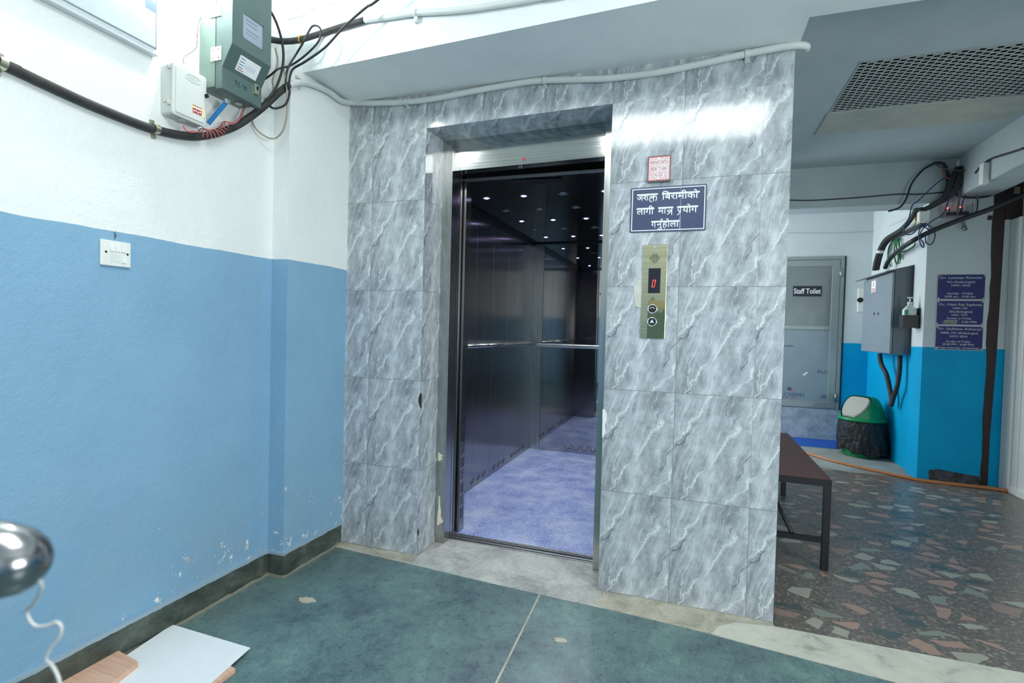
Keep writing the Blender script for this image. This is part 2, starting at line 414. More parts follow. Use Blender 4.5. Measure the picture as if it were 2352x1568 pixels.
def mat_steel(name, base, rough, aniso=0.0, var=.06, axis='z', wav=0.0):
    t = NT(name); pos = t.obj()
    sc_ = (150, 150, 1.2) if axis == 'z' else ((1.2, 150, 150) if axis == 'x' else (3, 3, 3))
    n = t.noise(t.mapping(pos, scale=sc_), 1, 3)
    lo = tuple(c*(1-var*1.8) for c in base[:3])+(1,); hi = tuple(min(1, c*(1+var)) for c in base[:3])+(1,)
    cr = t.ramp(n, [(.35, lo), (.65, hi)])
    rr = t.ramp(n, [(.3, max(.01, rough*.8)), (.7, rough*1.2)])
    t.out(cr, rr, 1.0)
    if aniso:
        t.b.inputs['Anisotropic'].default_value = aniso
        tg = t.n('ShaderNodeTangent', direction_type='RADIAL', axis='Z'); t.t.links.new(tg.outputs[0], t.b.inputs['Tangent'])
        t.b.inputs['Anisotropic Rotation'].default_value = 0.0
    if wav:
        w = t.noise(t.mapping(pos, scale=(3, 3, 1.3)), 1, 2)
        bn = t.n('ShaderNodeBump', ins={'Strength': wav, 'Distance': .02, 'Height': w})
        t.t.links.new(bn.outputs[0], t.b.inputs['Normal'])
    return t.m

def mat_vinyl():
    t = NT('speckled_violet_vinyl'); pos = t.obj()
    n = t.noise(pos, 5, 6, .65)
    base = t.ramp(n, [(.36, S(112, 126, 190)), (.50, S(142, 156, 206)), (.64, S(172, 184, 216))])
    v = t.n('ShaderNodeTexVoronoi', feature='F1', voronoi_dimensions='2D', ins={'Vector': t.mapping(pos, scale=(1, 1, 0)), 'Scale': 105})
    sp = t.n('ShaderNodeSeparateColor', ins={0: (v, 'Color')})
    m = t.math('MULTIPLY', t.math('LESS_THAN', (v, 'Distance'), .26), t.math('GREATER_THAN', (sp, 'Red'), .5))
    c = t.mix(t.math('MULTIPLY', m, .9), base, S(222, 228, 228))
    return t.out(c, .38, 0, n, .03, .002)

def mat_marble_strip():
    t = NT('white_marble_threshold'); pos = t.obj()
    n = t.noise(pos, 9, 5, .6, .5); g = t.noise(t.mapping(pos, scale=(14, 60, 1), rot=(0, 0, .9)), 1, 4)
    c = t.ramp(n, [(.3, S(150, 152, 142)), (.42, S(196, 196, 182)), (.7, S(212, 210, 196))])
    c2 = t.mix(t.math('MULTIPLY', t.math('GREATER_THAN', g, .64), .3), c, S(150, 156, 156))
    return t.out(c2, .35, 0, n, .05, .003)

def mat_baseboard():
    t = NT('polished_dark_cement_skirting'); pos = t.obj()
    xyz = t.n('ShaderNodeSeparateXYZ', ins={0: pos})
    n = t.noise(t.mapping(pos, scale=(1, 1, 1.6)), 9, 7, .7, .5)
    c = t.ramp(n, [(.3, S(48, 54, 48)), (.5, S(74, 82, 76)), (.7, S(104, 110, 102))])
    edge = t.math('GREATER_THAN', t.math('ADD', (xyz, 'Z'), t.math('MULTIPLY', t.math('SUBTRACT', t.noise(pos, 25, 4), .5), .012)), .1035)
    c2 = t.mix(edge, c, S(150, 172, 186))  # ledge top paler: the light it catches is put into the colour
    foot = t.math('LESS_THAN', t.math('ADD', (xyz, 'Z'), t.math('MULTIPLY', t.math('SUBTRACT', t.noise(pos, 12, 4), .5), .03)), .012)
    c3 = t.mix(t.math('MULTIPLY', foot, .7), c2, S(164, 158, 138))
    return t.out(c3, .32, 0, n, .06, .004)

M_WALL = mat_lobby_wall(); M_CWALL = mat_corridor_wall()
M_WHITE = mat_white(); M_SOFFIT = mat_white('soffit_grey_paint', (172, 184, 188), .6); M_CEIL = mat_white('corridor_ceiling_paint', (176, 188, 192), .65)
M_BEAM = mat_white('beam_white_paint', (232, 238, 239), .6)
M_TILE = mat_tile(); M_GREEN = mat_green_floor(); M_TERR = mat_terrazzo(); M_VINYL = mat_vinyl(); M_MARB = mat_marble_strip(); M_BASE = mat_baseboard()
M_MORT = mat_cement('mortar_strip_cement', S(150, 146, 132), S(192, 188, 170)); M_CONC = mat_cement('threshold_concrete', S(142, 143, 140), S(190, 190, 184), 5)
M_CONC2 = mat_cement('grey_floor_concrete', S(128, 132, 130), S(158, 162, 158), 4, .7); M_STEP = mat_cement('rough_sill_concrete', S(136, 150, 160), S(176, 188, 196), 10, .85, .6)
M_STEEL = mat_steel('brushed_stainless', (.52, .53, .51), .24); M_STEELH = mat_steel('brushed_stainless_header', (.46, .47, .45), .11, axis='x')
M_CAR = mat_steel('dark_stainless_panel', (.36, .345, .35), .20, .85, wav=.03); M_MIRROR = mat_steel('mirror_stainless', (.46, .46, .47), .02, axis='n', var=.02, wav=.02)
M_CARCEIL = plain('black_gloss_ceiling', S(26, 25, 28), .08, 0, .05, spec=.6)
M_ALU = mat_steel('aluminium_sill', (.72, .74, .76), .28, axis='x'); M_BLACK = plain('black_plastic', S(28, 30, 33), .42); M_DARK = plain('black_gap', S(8, 9, 11), .8)
M_CHROME = mat_steel('chrome', (.36, .36, .37), .2, axis='n', var=.02); M_ZINC = mat_steel('yellow_zinc_steel', (.62, .60, .44), .28, axis='n')
M_WPLAS = plain('white_plastic', S(228, 231, 228), .35, 0, .03); M_GPLAS = plain('pale_grey_plastic_box', S(206, 210, 206), .45, 0, .04)
M_CONDUIT = plain('black_dusty_conduit', S(50, 51, 50), .7, 0, .35, 30); M_CABLE = plain('black_cable', S(34, 37, 42), .5, 0, .15)
M_PCOND = mat_white('painted_conduit', (214, 219, 216), .55)
M_GREENBOX = plain('grey_green_meter_box', S(82, 104, 101), .42, .0, .10, 12); M_GREENDK = plain('grey_green_meter_box_side', S(112, 134, 124), .42, 0, .1, 12)
M_BRASS = mat_steel('brushed_brass', (.52, .50, .34), .3, var=.025, axis='x'); M_BRASSM = mat_steel('mirror_brass', (.42, .36, .18), .05, axis='n')
M_RED = plain('red_print', S(205, 70, 80), .5, 0, .05); M_NAVY = plain('navy_sign', S(58, 68, 104), .4, 0, .05); M_NAVY2 = plain('deep_navy_sign', S(14, 24, 104), .45, 0, .06)
M_INKW = plain('white_lettering', S(232, 238, 240), .5, 0, .02); M_INKG = plain('pale_grey_lettering', S(185, 195, 200), .5, 0, .02)
M_INKB = plain('black_ink', S(34, 36, 44), .6); M_INKBL = plain('blue_ink', S(30, 70, 130), .6); M_PAPER = plain('white_paper', S(232, 236, 238), .6, 0, .02)
M_PLY = None
def mat_ply():
    t = NT('pinkish_plywood'); pos = t.obj()
    g = t.noise(t.mapping(pos, rot=(0, 0, .68), scale=(6, 90, 20)), 1, 4)
    return t.out(t.ramp(g, [(.3, S(206, 160, 136)), (.7, S(226, 186, 162))]), .6, 0, g, .05, .002)
M_PLY = mat_ply(); M_PLYE = plain('plywood_edge', S(206, 184, 146), .7)
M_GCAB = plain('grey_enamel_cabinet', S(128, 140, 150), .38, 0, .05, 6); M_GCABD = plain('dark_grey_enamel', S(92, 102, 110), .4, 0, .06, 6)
M_BINGREEN = plain('green_bin_plastic', S(12, 138, 80), .35, 0, .06); M_BINGREY = plain('grey_bin_flap', S(158, 160, 152), .45, 0, .06)
M_BROWN = plain('dark_brown_paint', S(48, 30, 30), .5, 0, .25, 14); M_LAMI = None
def mat_bag():
    t = NT('black_bin_bag'); pos = t.obj()
    n = t.noise(pos, 26, 5, .6, 1.0)
    return t.out(S(30, 30, 33), .3, 0, n, .9, .02, spec=.5)
M_BAG = mat_bag()
def mat_lam():
    t = NT('brown_laminate_top'); pos = t.obj(); g = t.noise(t.mapping(pos, scale=(60, 4, 1)), 1, 4)
    return t.out(t.ramp(g, [(.3, S(88, 56, 54)), (.7, S(106, 68, 66))]), .5, 0, g, .03, .002, spec=.3)
M_LAMI = mat_lam()
M_FRAME = plain('worn_black_steel', S(26, 27, 29), .45, 0, .5, 60); M_DOORP = mat_steel('door_film_grey', (.30, .33, .34), .5, axis='n', var=.03)
M_ALUF = plain('anodised_aluminium_frame', S(150, 160, 160), .4, .4, .05); M_ORANGE = plain('orange_brown_hose', S(176, 112, 64), .4, 0, .15, 40)
M_GRNC = plain('green_cable', S(24, 110, 50), .4); M_BLUC = plain('blue_cable', S(30, 52, 110), .45); M_YEL = plain('yellow_cable_tie', S(222, 176, 30), .5); M_REDW = plain('red_wire', S(186, 98, 98), .5, 0, .2)
M_TAPE = plain('blue_tape', S(40, 116, 172), .4); M_BLUEMAT = plain('royal_blue_floor_paint', S(18, 82, 176), .5, 0, .12, 9)
M_CREAMW = plain('beige_dusty_cable', S(164, 156, 138), .6); M_CARDR = plain('red_carton', S(196, 40, 40), .6)
t_ = NT('frosted_pane'); M_PANE = t_.out(S(150, 160, 176), .15, 0, None, spec=.6)
t_ = NT('clear_acrylic'); t_.b.inputs['Transmission Weight'].default_value = .92; M_ACRY = t_.out(S(225, 232, 235), .05)
G_LED = glow('led_lens', (.62, .52, 1.0), 9); G_RIM = glow('violet_led_rim', (.42, .22, 1.0), 1.5); G_RED = glow('red_led', (1, .05, .03), 6); G_SEG = glow('red_digit', (1, .06, .04), 2.2); G_BULB = glow('bulb', (1, 1, .96), 40)
# ================================================================== SETTING
def poly(pts, z0, z1): return MB().prism(pts, 'z', z0, z1)
# floors (all at z = 0)
gedge = [(-1.47, -.055), (-1.2, -.075), (-.9, -.092), (-.55, -.118), (-.23, -.136), (.1, -.15), (.40, -.172), (.57, -.195), (1.05, -.25), (3.4, -.45)]
struct(poly([(-1.6, -4.3), (3.4, -4.3)]+gedge[::-1]+[(-1.6, -.055)], -.1, 0), 'floor', M_GREEN)
random.seed(3)
struct(poly([(-1.38, 0.0)]+[(x, y+.001) for x, y in gedge[0:3]]+[(-.913, .002)], -.1, .0015), 'trim_1', M_MORT)
struct(poly([(.02, .002), (.03, -.06), (.0, -.12), (.06, -.147), (.1, -.149), (.40, -.171), (.475, -.1765), (.51, -.11), (.57, -.06), (.708, -.0285), (.708, .002)], -.1, .0015), 'trim_1', M_MORT)
struct(poly([(-.912, .003), (-.899, -.091), (-.55, -.117), (-.23, -.135), (.059, -.147), (-.001, -.12), (.029, -.06), (.019, .0015), (.0, .003), (0, .20), (-.05, .25), (-.86, .25), (-.912, .19)], -.1, .001), 'trim_2', M_CONC)
struct(poly([(.47, -.176), (.57, -.194), (1.05, -.249), (3.4, -.449), (3.4, -.012), (.80, -.028), (.708, -.028), (.56, -.06), (.50, -.11)], -.1, .002), 'trim_3', M_MARB)
struct(poly([(.709, -.028), (.80, -.027), (3.4, -.011), (3.4, 2.9), (2.03, 2.9), (1.70, 2.87), (1.39, 2.955), (.709, 2.955)], -.1, 0), 'floor', M_TERR)
struct(poly([(-.9, 2.956), (1.39, 2.956), (1.70, 2.871), (2.03, 2.901), (2.9, 2.901), (2.9, 4.5), (-.9, 4.5)], -.1, -.0005), 'floor', M_CONC2)
struct(poly([(-.5, 3.885), (1.83, 3.885), (2.185, 3.87), (2.185, 4.376), (-.5, 4.376)], -.01, .004), 'trim_4', M_BLUEMAT)
# brass-grey strip let into the green floor
struct(poly([(-.2335, -.139), (-.2265, -.139), (-.200, -.76), (-.170, -1.5), (-.177, -1.5), (-.2075, -.76)], -.01, .0012), 'trim_5', M_MORT)
# left wall with its pilaster
struct(poly([(-1.45, -4.3), (-1.45, -.425), (-1.362, -.425), (-1.362, .0), (-1.65, .0), (-1.65, -4.3)], 0, 2.75), 'wall_left', M_WALL)
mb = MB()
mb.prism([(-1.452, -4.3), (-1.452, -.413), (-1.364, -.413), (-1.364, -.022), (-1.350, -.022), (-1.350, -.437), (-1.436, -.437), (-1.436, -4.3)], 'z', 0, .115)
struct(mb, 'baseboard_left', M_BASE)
# other lobby walls
mb = MB(); mb.box((-1.65, -4.5, 0), (3.6, -4.3, 2.75)); struct(mb, 'wall_back', M_WALL)
mb = MB(); mb.box((3.4, -4.3, 0), (3.6, -.4, 2.75)); struct(mb, 'wall_right', M_WALL)
mb = MB(); mb.box((-1.65, -4.5, 2.75), (3.6, -.3, 2.9)); struct(mb, 'ceiling', M_WHITE)
# beam and lift-slab soffit
struct(MB().prism([(-1.40, -.348), (.4, -.443), (3.6, -.612), (3.6, -.18), (.722, -.18), (.722, .02), (-1.40, .02)], 'z', 2.30, 2.751), 'ceiling', M_BEAM)
# corridor ceiling, open where the grille sits
mb = MB(); zc = 2.62
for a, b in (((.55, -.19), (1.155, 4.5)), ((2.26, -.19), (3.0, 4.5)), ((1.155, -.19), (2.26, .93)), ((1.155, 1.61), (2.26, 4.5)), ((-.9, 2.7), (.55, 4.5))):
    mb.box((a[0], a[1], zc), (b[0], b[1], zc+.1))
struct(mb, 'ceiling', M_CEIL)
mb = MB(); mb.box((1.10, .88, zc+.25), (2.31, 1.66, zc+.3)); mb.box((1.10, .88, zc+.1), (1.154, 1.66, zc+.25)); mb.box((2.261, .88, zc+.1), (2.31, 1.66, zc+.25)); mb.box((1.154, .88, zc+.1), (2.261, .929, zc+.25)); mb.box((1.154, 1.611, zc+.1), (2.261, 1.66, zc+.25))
mb.box((1.1552, .9302, zc+.009), (1.1575, 1.6098, zc+.12)); mb.box((2.2575, .9302, zc+.009), (2.2598, 1.6098, zc+.12)); mb.box((1.1575, .9302, zc+.009), (2.2575, .9325, zc+.12)); mb.box((1.1575, 1.6075, zc+.009), (2.2575, 1.6098, zc+.12))  # black liners added to darken the opening; the cavity's shade is their colour
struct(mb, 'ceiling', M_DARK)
# far beam over the column line, right beam
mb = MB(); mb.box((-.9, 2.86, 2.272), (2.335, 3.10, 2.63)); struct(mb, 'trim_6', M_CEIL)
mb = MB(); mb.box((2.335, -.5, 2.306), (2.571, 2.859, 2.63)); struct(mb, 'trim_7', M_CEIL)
# column face with the signs, and the wall filled into the old doorway
mb = MB(); mb.box((2.154, 2.86, 0), (2.9, 3.10, 2.272)); mb.box((2.336, 2.86, 2.272), (2.9, 3.10, 2.62)); struct(mb, 'wall_far', M_CWALL)
mb = MB(); mb.box((2.185, 3.10, 0), (2.9, 4.38, 2.62)); struct(mb, 'wall_far', M_CWALL)
# alcove back wall with the toilet door
YD = 4.38
dl, dr, dz0, dz1 = 1.20, P(1936, 700, 'y', YD).x+.02, P(1924, 941, 'y', YD).z, P(1944, 588, 'y', YD).z
mb = MB(); mb.box((-.9, YD, 0), (dl, YD+.2, 2.62)); mb.box((dr, YD, 0), (2.9, YD+.2, 2.62)); mb.box((dl, YD, dz1), (dr, YD+.2, 2.62)); struct(mb, 'wall_alcove', M_CWALL)
mb = MB(); mb.box((dl, YD-.001, 0), (dr-.005, YD+.2, dz0)); struct(mb, 'trim_8', M_STEP)
mb = MB(); mb.box((-.95, 2.7, 0), (-.75, 4.5, 2.62)); struct(mb, 'wall_alcove', M_CWALL)
# shaft side (seen edge-on) and corridor right wall
mb = MB(); mb.box((.60, .16, 0), (.704, 2.75, 2.62)); mb.box((-1.4, 2.62, 0), (.60, 2.75, 2.62)); struct(mb, 'wall_shaft', M_WHITE)
mb = MB(); mb.box((2.76, -.5, 0), (2.9, 2.86, 2.62)); struct(mb, 'wall_right', M_CWALL)

# tiled lift front -----------------------------------------------------
mb = MB()
def tq(a, b, c, d, u0, u1, v0, v1): mb.face([a, b, c, d], [(u0, v0), (u1, v0), (u1, v1), (u0, v1)])
xr = [0, .301, .605, .707]; zr = [0.004, .4518, .9018, 1.3518, 1.8018, 2.149, 2.32]
vr = [(0.01, 1), (0, 1), (0, 1), (0, 1), (0, .78), (.02, .40)]
cut3 = [0, .33, .12, .33, .55, .2]
for j in range(6):
    for i in range(3):
        u = (0, 1) if i < 2 else (cut3[j], cut3[j]+.34)
        tq((xr[i], 0, zr[j]), (xr[i+1], 0, zr[j]), (xr[i+1], 0, zr[j+1]), (xr[i], 0, zr[j+1]), u[0], u[1], *vr[j])
xl = [-1.3736, -1.215, -.9115]; zl = [0.004, .433, .883, 1.333, 1.783, 2.132, 2.32]
for j in range(6):
    for i in range(2):
        u = (.47, 1) if i == 0 else (0, 1)
        tq((xl[i], 0, zl[j]), (xl[i+1], 0, zl[j]), (xl[i+1], 0, zl[j+1]), (xl[i], 0, zl[j+1]), u[0], u[1], *vr[j])
xm = [-.9115, -.609, -.306, 0]
def zt(x): return 2.132+(x+.9115)/.9115*.017
for i in range(3):
    a, b = xm[i], xm[i+1]
    tq((a, 0, zt(a)), (b, 0, zt(b)), (b, 0, 2.32), (a, 0, 2.32), 0, 1, .02, .40)
    tq((a, .19, zt(a)), (b, .19, zt(b)), (b, 0, zt(b)), (a, 0, zt(a)), 0, 1, .3, .72)
for j in range(5):
    tq((-.9115, 0, zl[j]), (-.9115, .19, zl[j]), (-.9115, .19, zl[j+1]), (-.9115, 0, zl[j+1]), .1, .73, *vr[j])
    tq((0, .19, zr[j]), (0, 0, zr[j]), (0, 0, zr[j+1]), (0, .19, zr[j+1]), .1, .73, *vr[j])
    tq((.707, 0, zr[j]), (.707, .16, zr[j]), (.707, .16, zr[j+1]), (.707, 0, zr[j+1]), .3, .8, *vr[j])
for lo, hi in (((.002, .002, 0), (.705, .159, 2.32)), ((-1.40, .002, 0), (-.9135, .25, 2.32)), ((-.912, .002, 2.152), (-.001, .20, 2.32))):
    b0 = len(mb.f); mb.box(lo, hi, mi=1)
struct(mb, 'wall_front', [M_TILE, M_MORT])

# lift entrance frame --------------------------------------------------
d1 = thing('door_1', (-.455, .19, 0), None, None, kind='structure')
mb = MB(); mb.box((-.9115, .185, 0), (-.853, .188, 2.135)); mb.box((-.856, .188, 0), (-.853, .252, 1.99)); mb.box((-.9115, .188, 0), (-.856, .25, 2.135)); mb.build('jamb', M_STEEL, d1)
mb = MB(); mb.box((-.057, .182, 0), (.0, .25, 2.148)); mb.build('jamb', M_STEEL, d1)
mb = MB(); mb.add([(-.853, .188, 1.973), (-.057, .188, 1.985), (-.057, .188, 2.150), (-.853, .188, 2.137), (-.853, .252, 1.973), (-.057, .252, 1.985), (-.057, .252, 2.150), (-.853, .252, 2.137)],
                  [(0, 1, 2, 3), (7, 6, 5, 4), (0, 4, 5, 1), (3, 2, 6, 7), (0, 3, 7, 4), (1, 5, 6, 2)])
hd = mb.build('header_panel', M_STEELH, d1)
mb = MB(); c = P(1203, 365, 'y', .187); mb.cyl(c, c+Y*-.002, .008, 14); mb.build('red_sticker', M_RED, hd)
mb = MB(); c = P(1196, 384, 'z', 1.977); mb.cyl(c, c-Z*.004, .016, 18); mb.build('lock_ring', M_STEEL, hd)
mb = MB(); mb.box((-.90, .276, 0.0), (-.862, .300, 2.05)); mb.build('landing_door', M_STEEL, d1)
mb = MB(); mb.box((-.95, .252, -.06), (.0, .262, .004)); mb.box((-.95, .272, -.06), (.0, .288, .004)); mb.box((-.95, .262, -.06), (.0, .272, -.01), mi=1); mb.build('sill_rail', [M_ALU, M_DARK], d1)
mb = MB(); mb.box((-.97, .253, 2.152), (.12, .35, 2.35)); mb.box((-1.3, .288, -.2), (.3, .306, -.08)); mb.build('shaft_lining', M_DARK, d1)

# ================================================================== LIFT CAR
XW, YR, ZC = -1.10, 2.51, 1.976
XR_ = .18
car = thing('lift_car', (-.46, 1.4, 0), 'open lift car with violet speckled floor and dark steel walls', 'lift')
mb = MB(); mb.box((XW-.02, .336, -.05), (XR_+.02, YR+.02, .002)); mb.build('car_floor', M_VINYL, car)
mb = MB(); mb.box((-.95, .306, -.05), (.0, .314, .005)); mb.box((-.95, .322, -.05), (.0, .337, .005)); mb.box((-.95, .314, -.05), (.0, .322, -.012), mi=1); mb.build('car_sill', [M_ALU, M_DARK], car)
ys = [.42, .78, 1.12, 1.455, 1.79, 2.06, 2.37, 2.51]
wall_panels = []
for k in range(len(ys)-1):
    mb = MB(); mb.box((XW-.02, ys[k]+.0012, .002), (XW, ys[k+1]-.0012, ZC), bev=.001); wall_panels.append(mb.build('wall_panel', M_CAR, car))
    mb = MB(); mb.box((XR_, ys[k]+.0012, .002), (XR_+.02, ys[k+1]-.0012, ZC), bev=.001); mb.build('wall_panel', M_CAR, car)
for xa in (XW-.03, XR_+.021):
    mb = MB(); mb.box((xa, .42, 0), (xa+.009, YR, ZC)); mb.build('wall_backing', M_DARK, car)
mb = MB(); mb.box((XW, YR, .002), (-.998, YR+.02, ZC), bev=.001); mb.build('wall_panel', M_STEEL, car, 'plain steel rear corner panel')
mb = MB(); mb.box((-.995, YR, .002), (.10, YR+.02, ZC), bev=.001); mir = mb.build('mirror_panel', M_MIRROR, car, 'mirror-polished rear panel')
mb = MB(); mb.box((.103, YR, .002), (XR_, YR+.02, ZC)); mb.build('wall_panel', M_STEEL, car)
# front returns
mb = MB(); mb.box((-1.12, .352, .003), (-.846, .42, 1.99)); fr = mb.build('front_return', M_CAR, car, 'slim steel door-side panel with vent slots')
mb = MB()
for g in range(8):
    zb = .075+g*.072
    for k in range(4):
        yy = .366+k*.0115
        if g % 2 == 0: mb.box((-.8465, yy, zb), (-.8452, yy+.003, zb+.058))
        else:
            if k < 3:
                zz = zb+.008+k*.019
                mb.face([(-.8452, .364, zz-.002), (-.8452, .402, zz+.010), (-.8452, .402, zz+.015), (-.8452, .364, zz+.003)])
mb.build('vent_slots', M_DARK, fr)
mb = MB(); mb.box((-.059, .352, .003), (.2, .42, 1.99)); fr2 = mb.build('front_return', M_CAR, car)
mb = MB(); mb.box((-1.12, .352, 1.978), (.2, .42, 2.14)); mb.box((-.90, .351, 1.966), (-.02, .372, 1.9779), mi=1); mb.build('transom', [M_CAR, M_ALU], car)
mb = MB(); mb.box((-.90, .312, .006), (-.864, .336, 2.0)); mb.build('car_door', M_STEEL, car)
mb = MB(); mb.box((XW-.02, .42, ZC), (XR_+.02, YR+.02, ZC+.05)); cl = mb.build('car_ceiling', M_CARCEIL, car)
mb = MB(); mb.add([P(1166, 414, 'z', ZC-.004), P(1289, 409, 'z', ZC-.004), P(1292, 418, 'z', ZC-.004), P(1176, 429, 'z', ZC-.004)], [(0, 1, 2, 3)]); mb.build('fan_slot', M_DARK, cl)
mb = MB()
mb.box((XW, .425, ZC-.03), (XW+.012, YR, ZC)); mb.box((XW+.012, YR-.012, ZC-.012), (XR_, YR, ZC)); mb.build('cornice', M_BLACK, car)
# downlights: alternate rows burn
gx = [-.895, -.648, -.40, -.15]; gy = [.767, 1.13, 1.485, 1.835, 2.18]
for j, yy in enumerate(gy):
    for i, xx in enumerate(gx):
        lit = (j % 2 == 0) and not (j == 0 and i == 2)
        mb = MB(); mb.lathe([(.034, 0), (.034, -.003), (.024, -.004), (.021, 0)], (xx, yy, ZC), n=20); ring = mb.build('downlight', M_CHROME, cl)
        mb = MB(); mb.cyl((xx, yy, ZC-.0005), (xx, yy, ZC-.002), .0205, 18); lens = mb.build('lens', G_RIM if lit else M_PANE, ring)
        if lit: mb = MB(); mb.lathe([(.0145, -.0021), (.010, -.006), (.0005, -.0075)], (xx, yy, ZC), n=16); mb.build('led_chip', G_LED, ring)
        if lit and j in (0, 2, 4):
            l = bpy.data.lights.new('downlight_lamp', 'SPOT'); l.energy = 7.5; l.color = (.84, .93, 1); l.spot_size = math.radians(140); l.spot_blend = .6; l.shadow_soft_size = .02
            o = bpy.data.objects.new('downlight_lamp', l); COL.objects.link(o); o.location = (xx, yy, ZC-.012)
# handrails
mb = MB(); mb.cyl((XW+.045, .80, 1.03), (XW+.045, 2.36, 1.025), .013, 14)
for yy in (.95, 1.6, 2.25): mb.cyl((XW+.001, yy, 1.028), (XW+.045, yy, 1.028), .008, 10)
mb.build('handrail', M_STEEL, car)
mb = MB(); mb.box((-1.04, YR-.055, .990), (.05, YR-.043, 1.022), bev=.004)
for xx in (-.92, -.45, -.05): mb.cyl((xx, YR-.045, 1.006), (xx, YR-.001, 1.006), .008, 10)
mb.build('handrail', M_ALU, car)
# scroll-shaped vent cut-outs along the foot of the walls
def scroll(o, xd, s=1.0, r=.0021):
    o = V(o); xd = V(xd); pts = [(-.030, .016), (-.036, .004), (-.032, -.012), (-.020, -.020), (-.006, -.012), (.004, .004), (.012, .018), (.026, .024), (.036, .016), (.030, .004), (.016, -.006), (.002, -.013)]
    mb = MB(); mb.tube([o+xd*(a*s)+Z*(b*s) for a, b in pts], r, 5, 3); return mb
for k in range(9):
    scroll((-.703+k*.080, YR-.0005, .050), X).build('scroll_cutout', M_DARK, mir)
for k in range(16):
    if k % 4 == 3 and k < 15: continue
    yy = .70+k*.108; wp = wall_panels[max(i for i in range(7) if ys[i] <= yy)]
    scroll((XW+.0003, yy, .050), Y, .85, .0014).build('scroll_cutout', M_DARK, wp)
# operating panel on the right front return, seen only in the mirror
mb = MB(); mb.box((-.045, .4205, .85), (.12, .428, 1.75)); cop = mb.build('operating_panel', M_STEEL, car)
for k in range(7):
    for i in range(2):
        mb = MB(); zz = 1.05+k*.075; mb.cyl((.012+i*.05, .4285, zz), (.012+i*.05, .4315, zz), .013, 14); mb.build('floor_button', M_ALU, cop)

# ================================================================== LIFT WALL FITTINGS
def onwall(px, py, y=0.0): return P(px, py, 'y', y)
# brass call panel
a = onwall(1477, 562); b = onwall(1534, 562); c = onwall(1527, 777)
x0, x1 = .258, .258+.0
tl = onwall(1478, 562, -.006); tr = onwall(1534, 561, -.006); blc = onwall(1470, 777, -.006); brc = onwall(1527, 777, -.006)
cp = thing('lift_call_panel', (tl+brc)/2, 'tall brass lift call panel with a red digit and two round buttons', 'call panel')
xm_ = (tl.x+tr.x+blc.x+brc.x)/4; hw = (tr.x-tl.x+brc.x-blc.x)/4; zt_ = (tl.z+tr.z)/2; zb_ = (blc.z+brc.z)/2
def on(px, py, y=-.0062): return P(px, py, 'y', y)
mb = MB(); mb.box((xm_-hw, -.006, zb_), (xm_+hw, -.0005, zt_), bev=.0015); fp = mb.build('face_plate', M_BRASS, cp)
zk = on(1500, 693).z
mb = MB(); lx = on(1488, 700).x; mb.box((lx, -.0068, zb_+.001), (xm_+hw-.002, -.006, zk+.006), bev=.0004); mb.build('peeled_film_area', M_BRASSM, fp, 'mirror-bright brass where the film is torn off')
dtl, dbr = on(1490, 616), on(1516, 673)
mb = MB(); mb.box((dtl.x, -.0075, dbr.z), (dbr.x, -.006, dtl.z), bev=.0006); disp = mb.build('display_window', plain('smoked_display', S(22, 26, 42), .12, 0, .03, spec=.5), cp)
mb = MB(); d0 = on(1501.5, 651, -.0078); w_, h_ = .0062, .0075; sh = .18
def seg(x0, z0, x1, z1):
    mb.face([d0+X*(x0+sh*z0)+Z*z0, d0+X*(x1+sh*z0)+Z*z0, d0+X*(x1+sh*z1)+Z*z1, d0+X*(x0+sh*z1)+Z*z1])
t2 = .0022
H2 = .0155
seg(-w_, H2-t2, w_, H2); seg(-w_, -H2, w_, -H2+t2)
for sx in (-1, 1):
    xa, xb = (-w_-.0002, -w_+t2) if sx < 0 else (w_-t2, w_+.0002)
    seg(xa, .0012, xb, H2-t2-.001); seg(xa, -H2+t2+.001, xb, -.0012)
mb.build('digit', G_SEG, disp)
gc = on(1504, 593, -.0064)
mb = MB()
for k in range(-3, 4):
    hh = (.0185, .0165, .013, .0075)[abs(k)]
    hh = (.020, .020, .014, .006)[abs(k)]
    mb.box((gc.x+k*.0062-.0011, -.0066, gc.z-hh), (gc.x+k*.0062+.0011, -.006, gc.z+hh))
mb.build('speaker_grille', M_DARK, fp)
gc = on(1499, 688, -.0064); mb = MB()
for k in range(-2, 3): hwk = (.0095, .0070, .0042)[abs(k)]; mb.box((gc.x-hwk, -.0066, gc.z+k*.0042-.0009), (gc.x+hwk, -.006, gc.z+k*.0042+.0009))
mb.build('sounder_slots', M_DARK, fp)
mb = MB(); s1 = on(1504, 568, -.006); mb.cyl(s1, s1-Y*.0012, .004, 12); mb.build('screw', M_ALU, fp)
for n_, (px, py) in enumerate(((1498.5, 709.5), (1497.5, 739))):
    q = on(px, py, -.0068)
    mb = MB(); mb.lathe([(.0205, 0), (.0205, .006), (.0195, .008), (.0165, .008), (.016, .006)], q, (0, -1, 0), 28); bt = mb.build('call_button', M_ALU, cp)
    mb = MB(); mb.cyl(q-Y*.004, q-Y*.0068, .0162, 24); cap = mb.build('button_cap', M_BLACK, bt)
    mb = MB(); q2 = q-Y*.0070
    if n_ == 1:
        mb.face([q2+X*-.0085+Z*-.005, q2+X*-.004+Z*-.005, q2+X*0+Z*.004, q2+X*0+Z*.011]); mb.face([q2+X*.0085+Z*-.005, q2+X*0+Z*.011, q2+X*0+Z*.004, q2+X*.004+Z*-.005])
        mb.face([q2+X*-.0025+Z*-.003, q2+X*.0025+Z*-.003, q2+X*.0+Z*.003])
    else:
        mb.tube([q2+X*(.0085*math.cos(t))+Z*(.0005+.0065*math.sin(t)) for t in [math.pi*k/8 for k in range(9)]], .0013, 6, 1)
    mb.build('arrow_mark', M_INKW, cap)
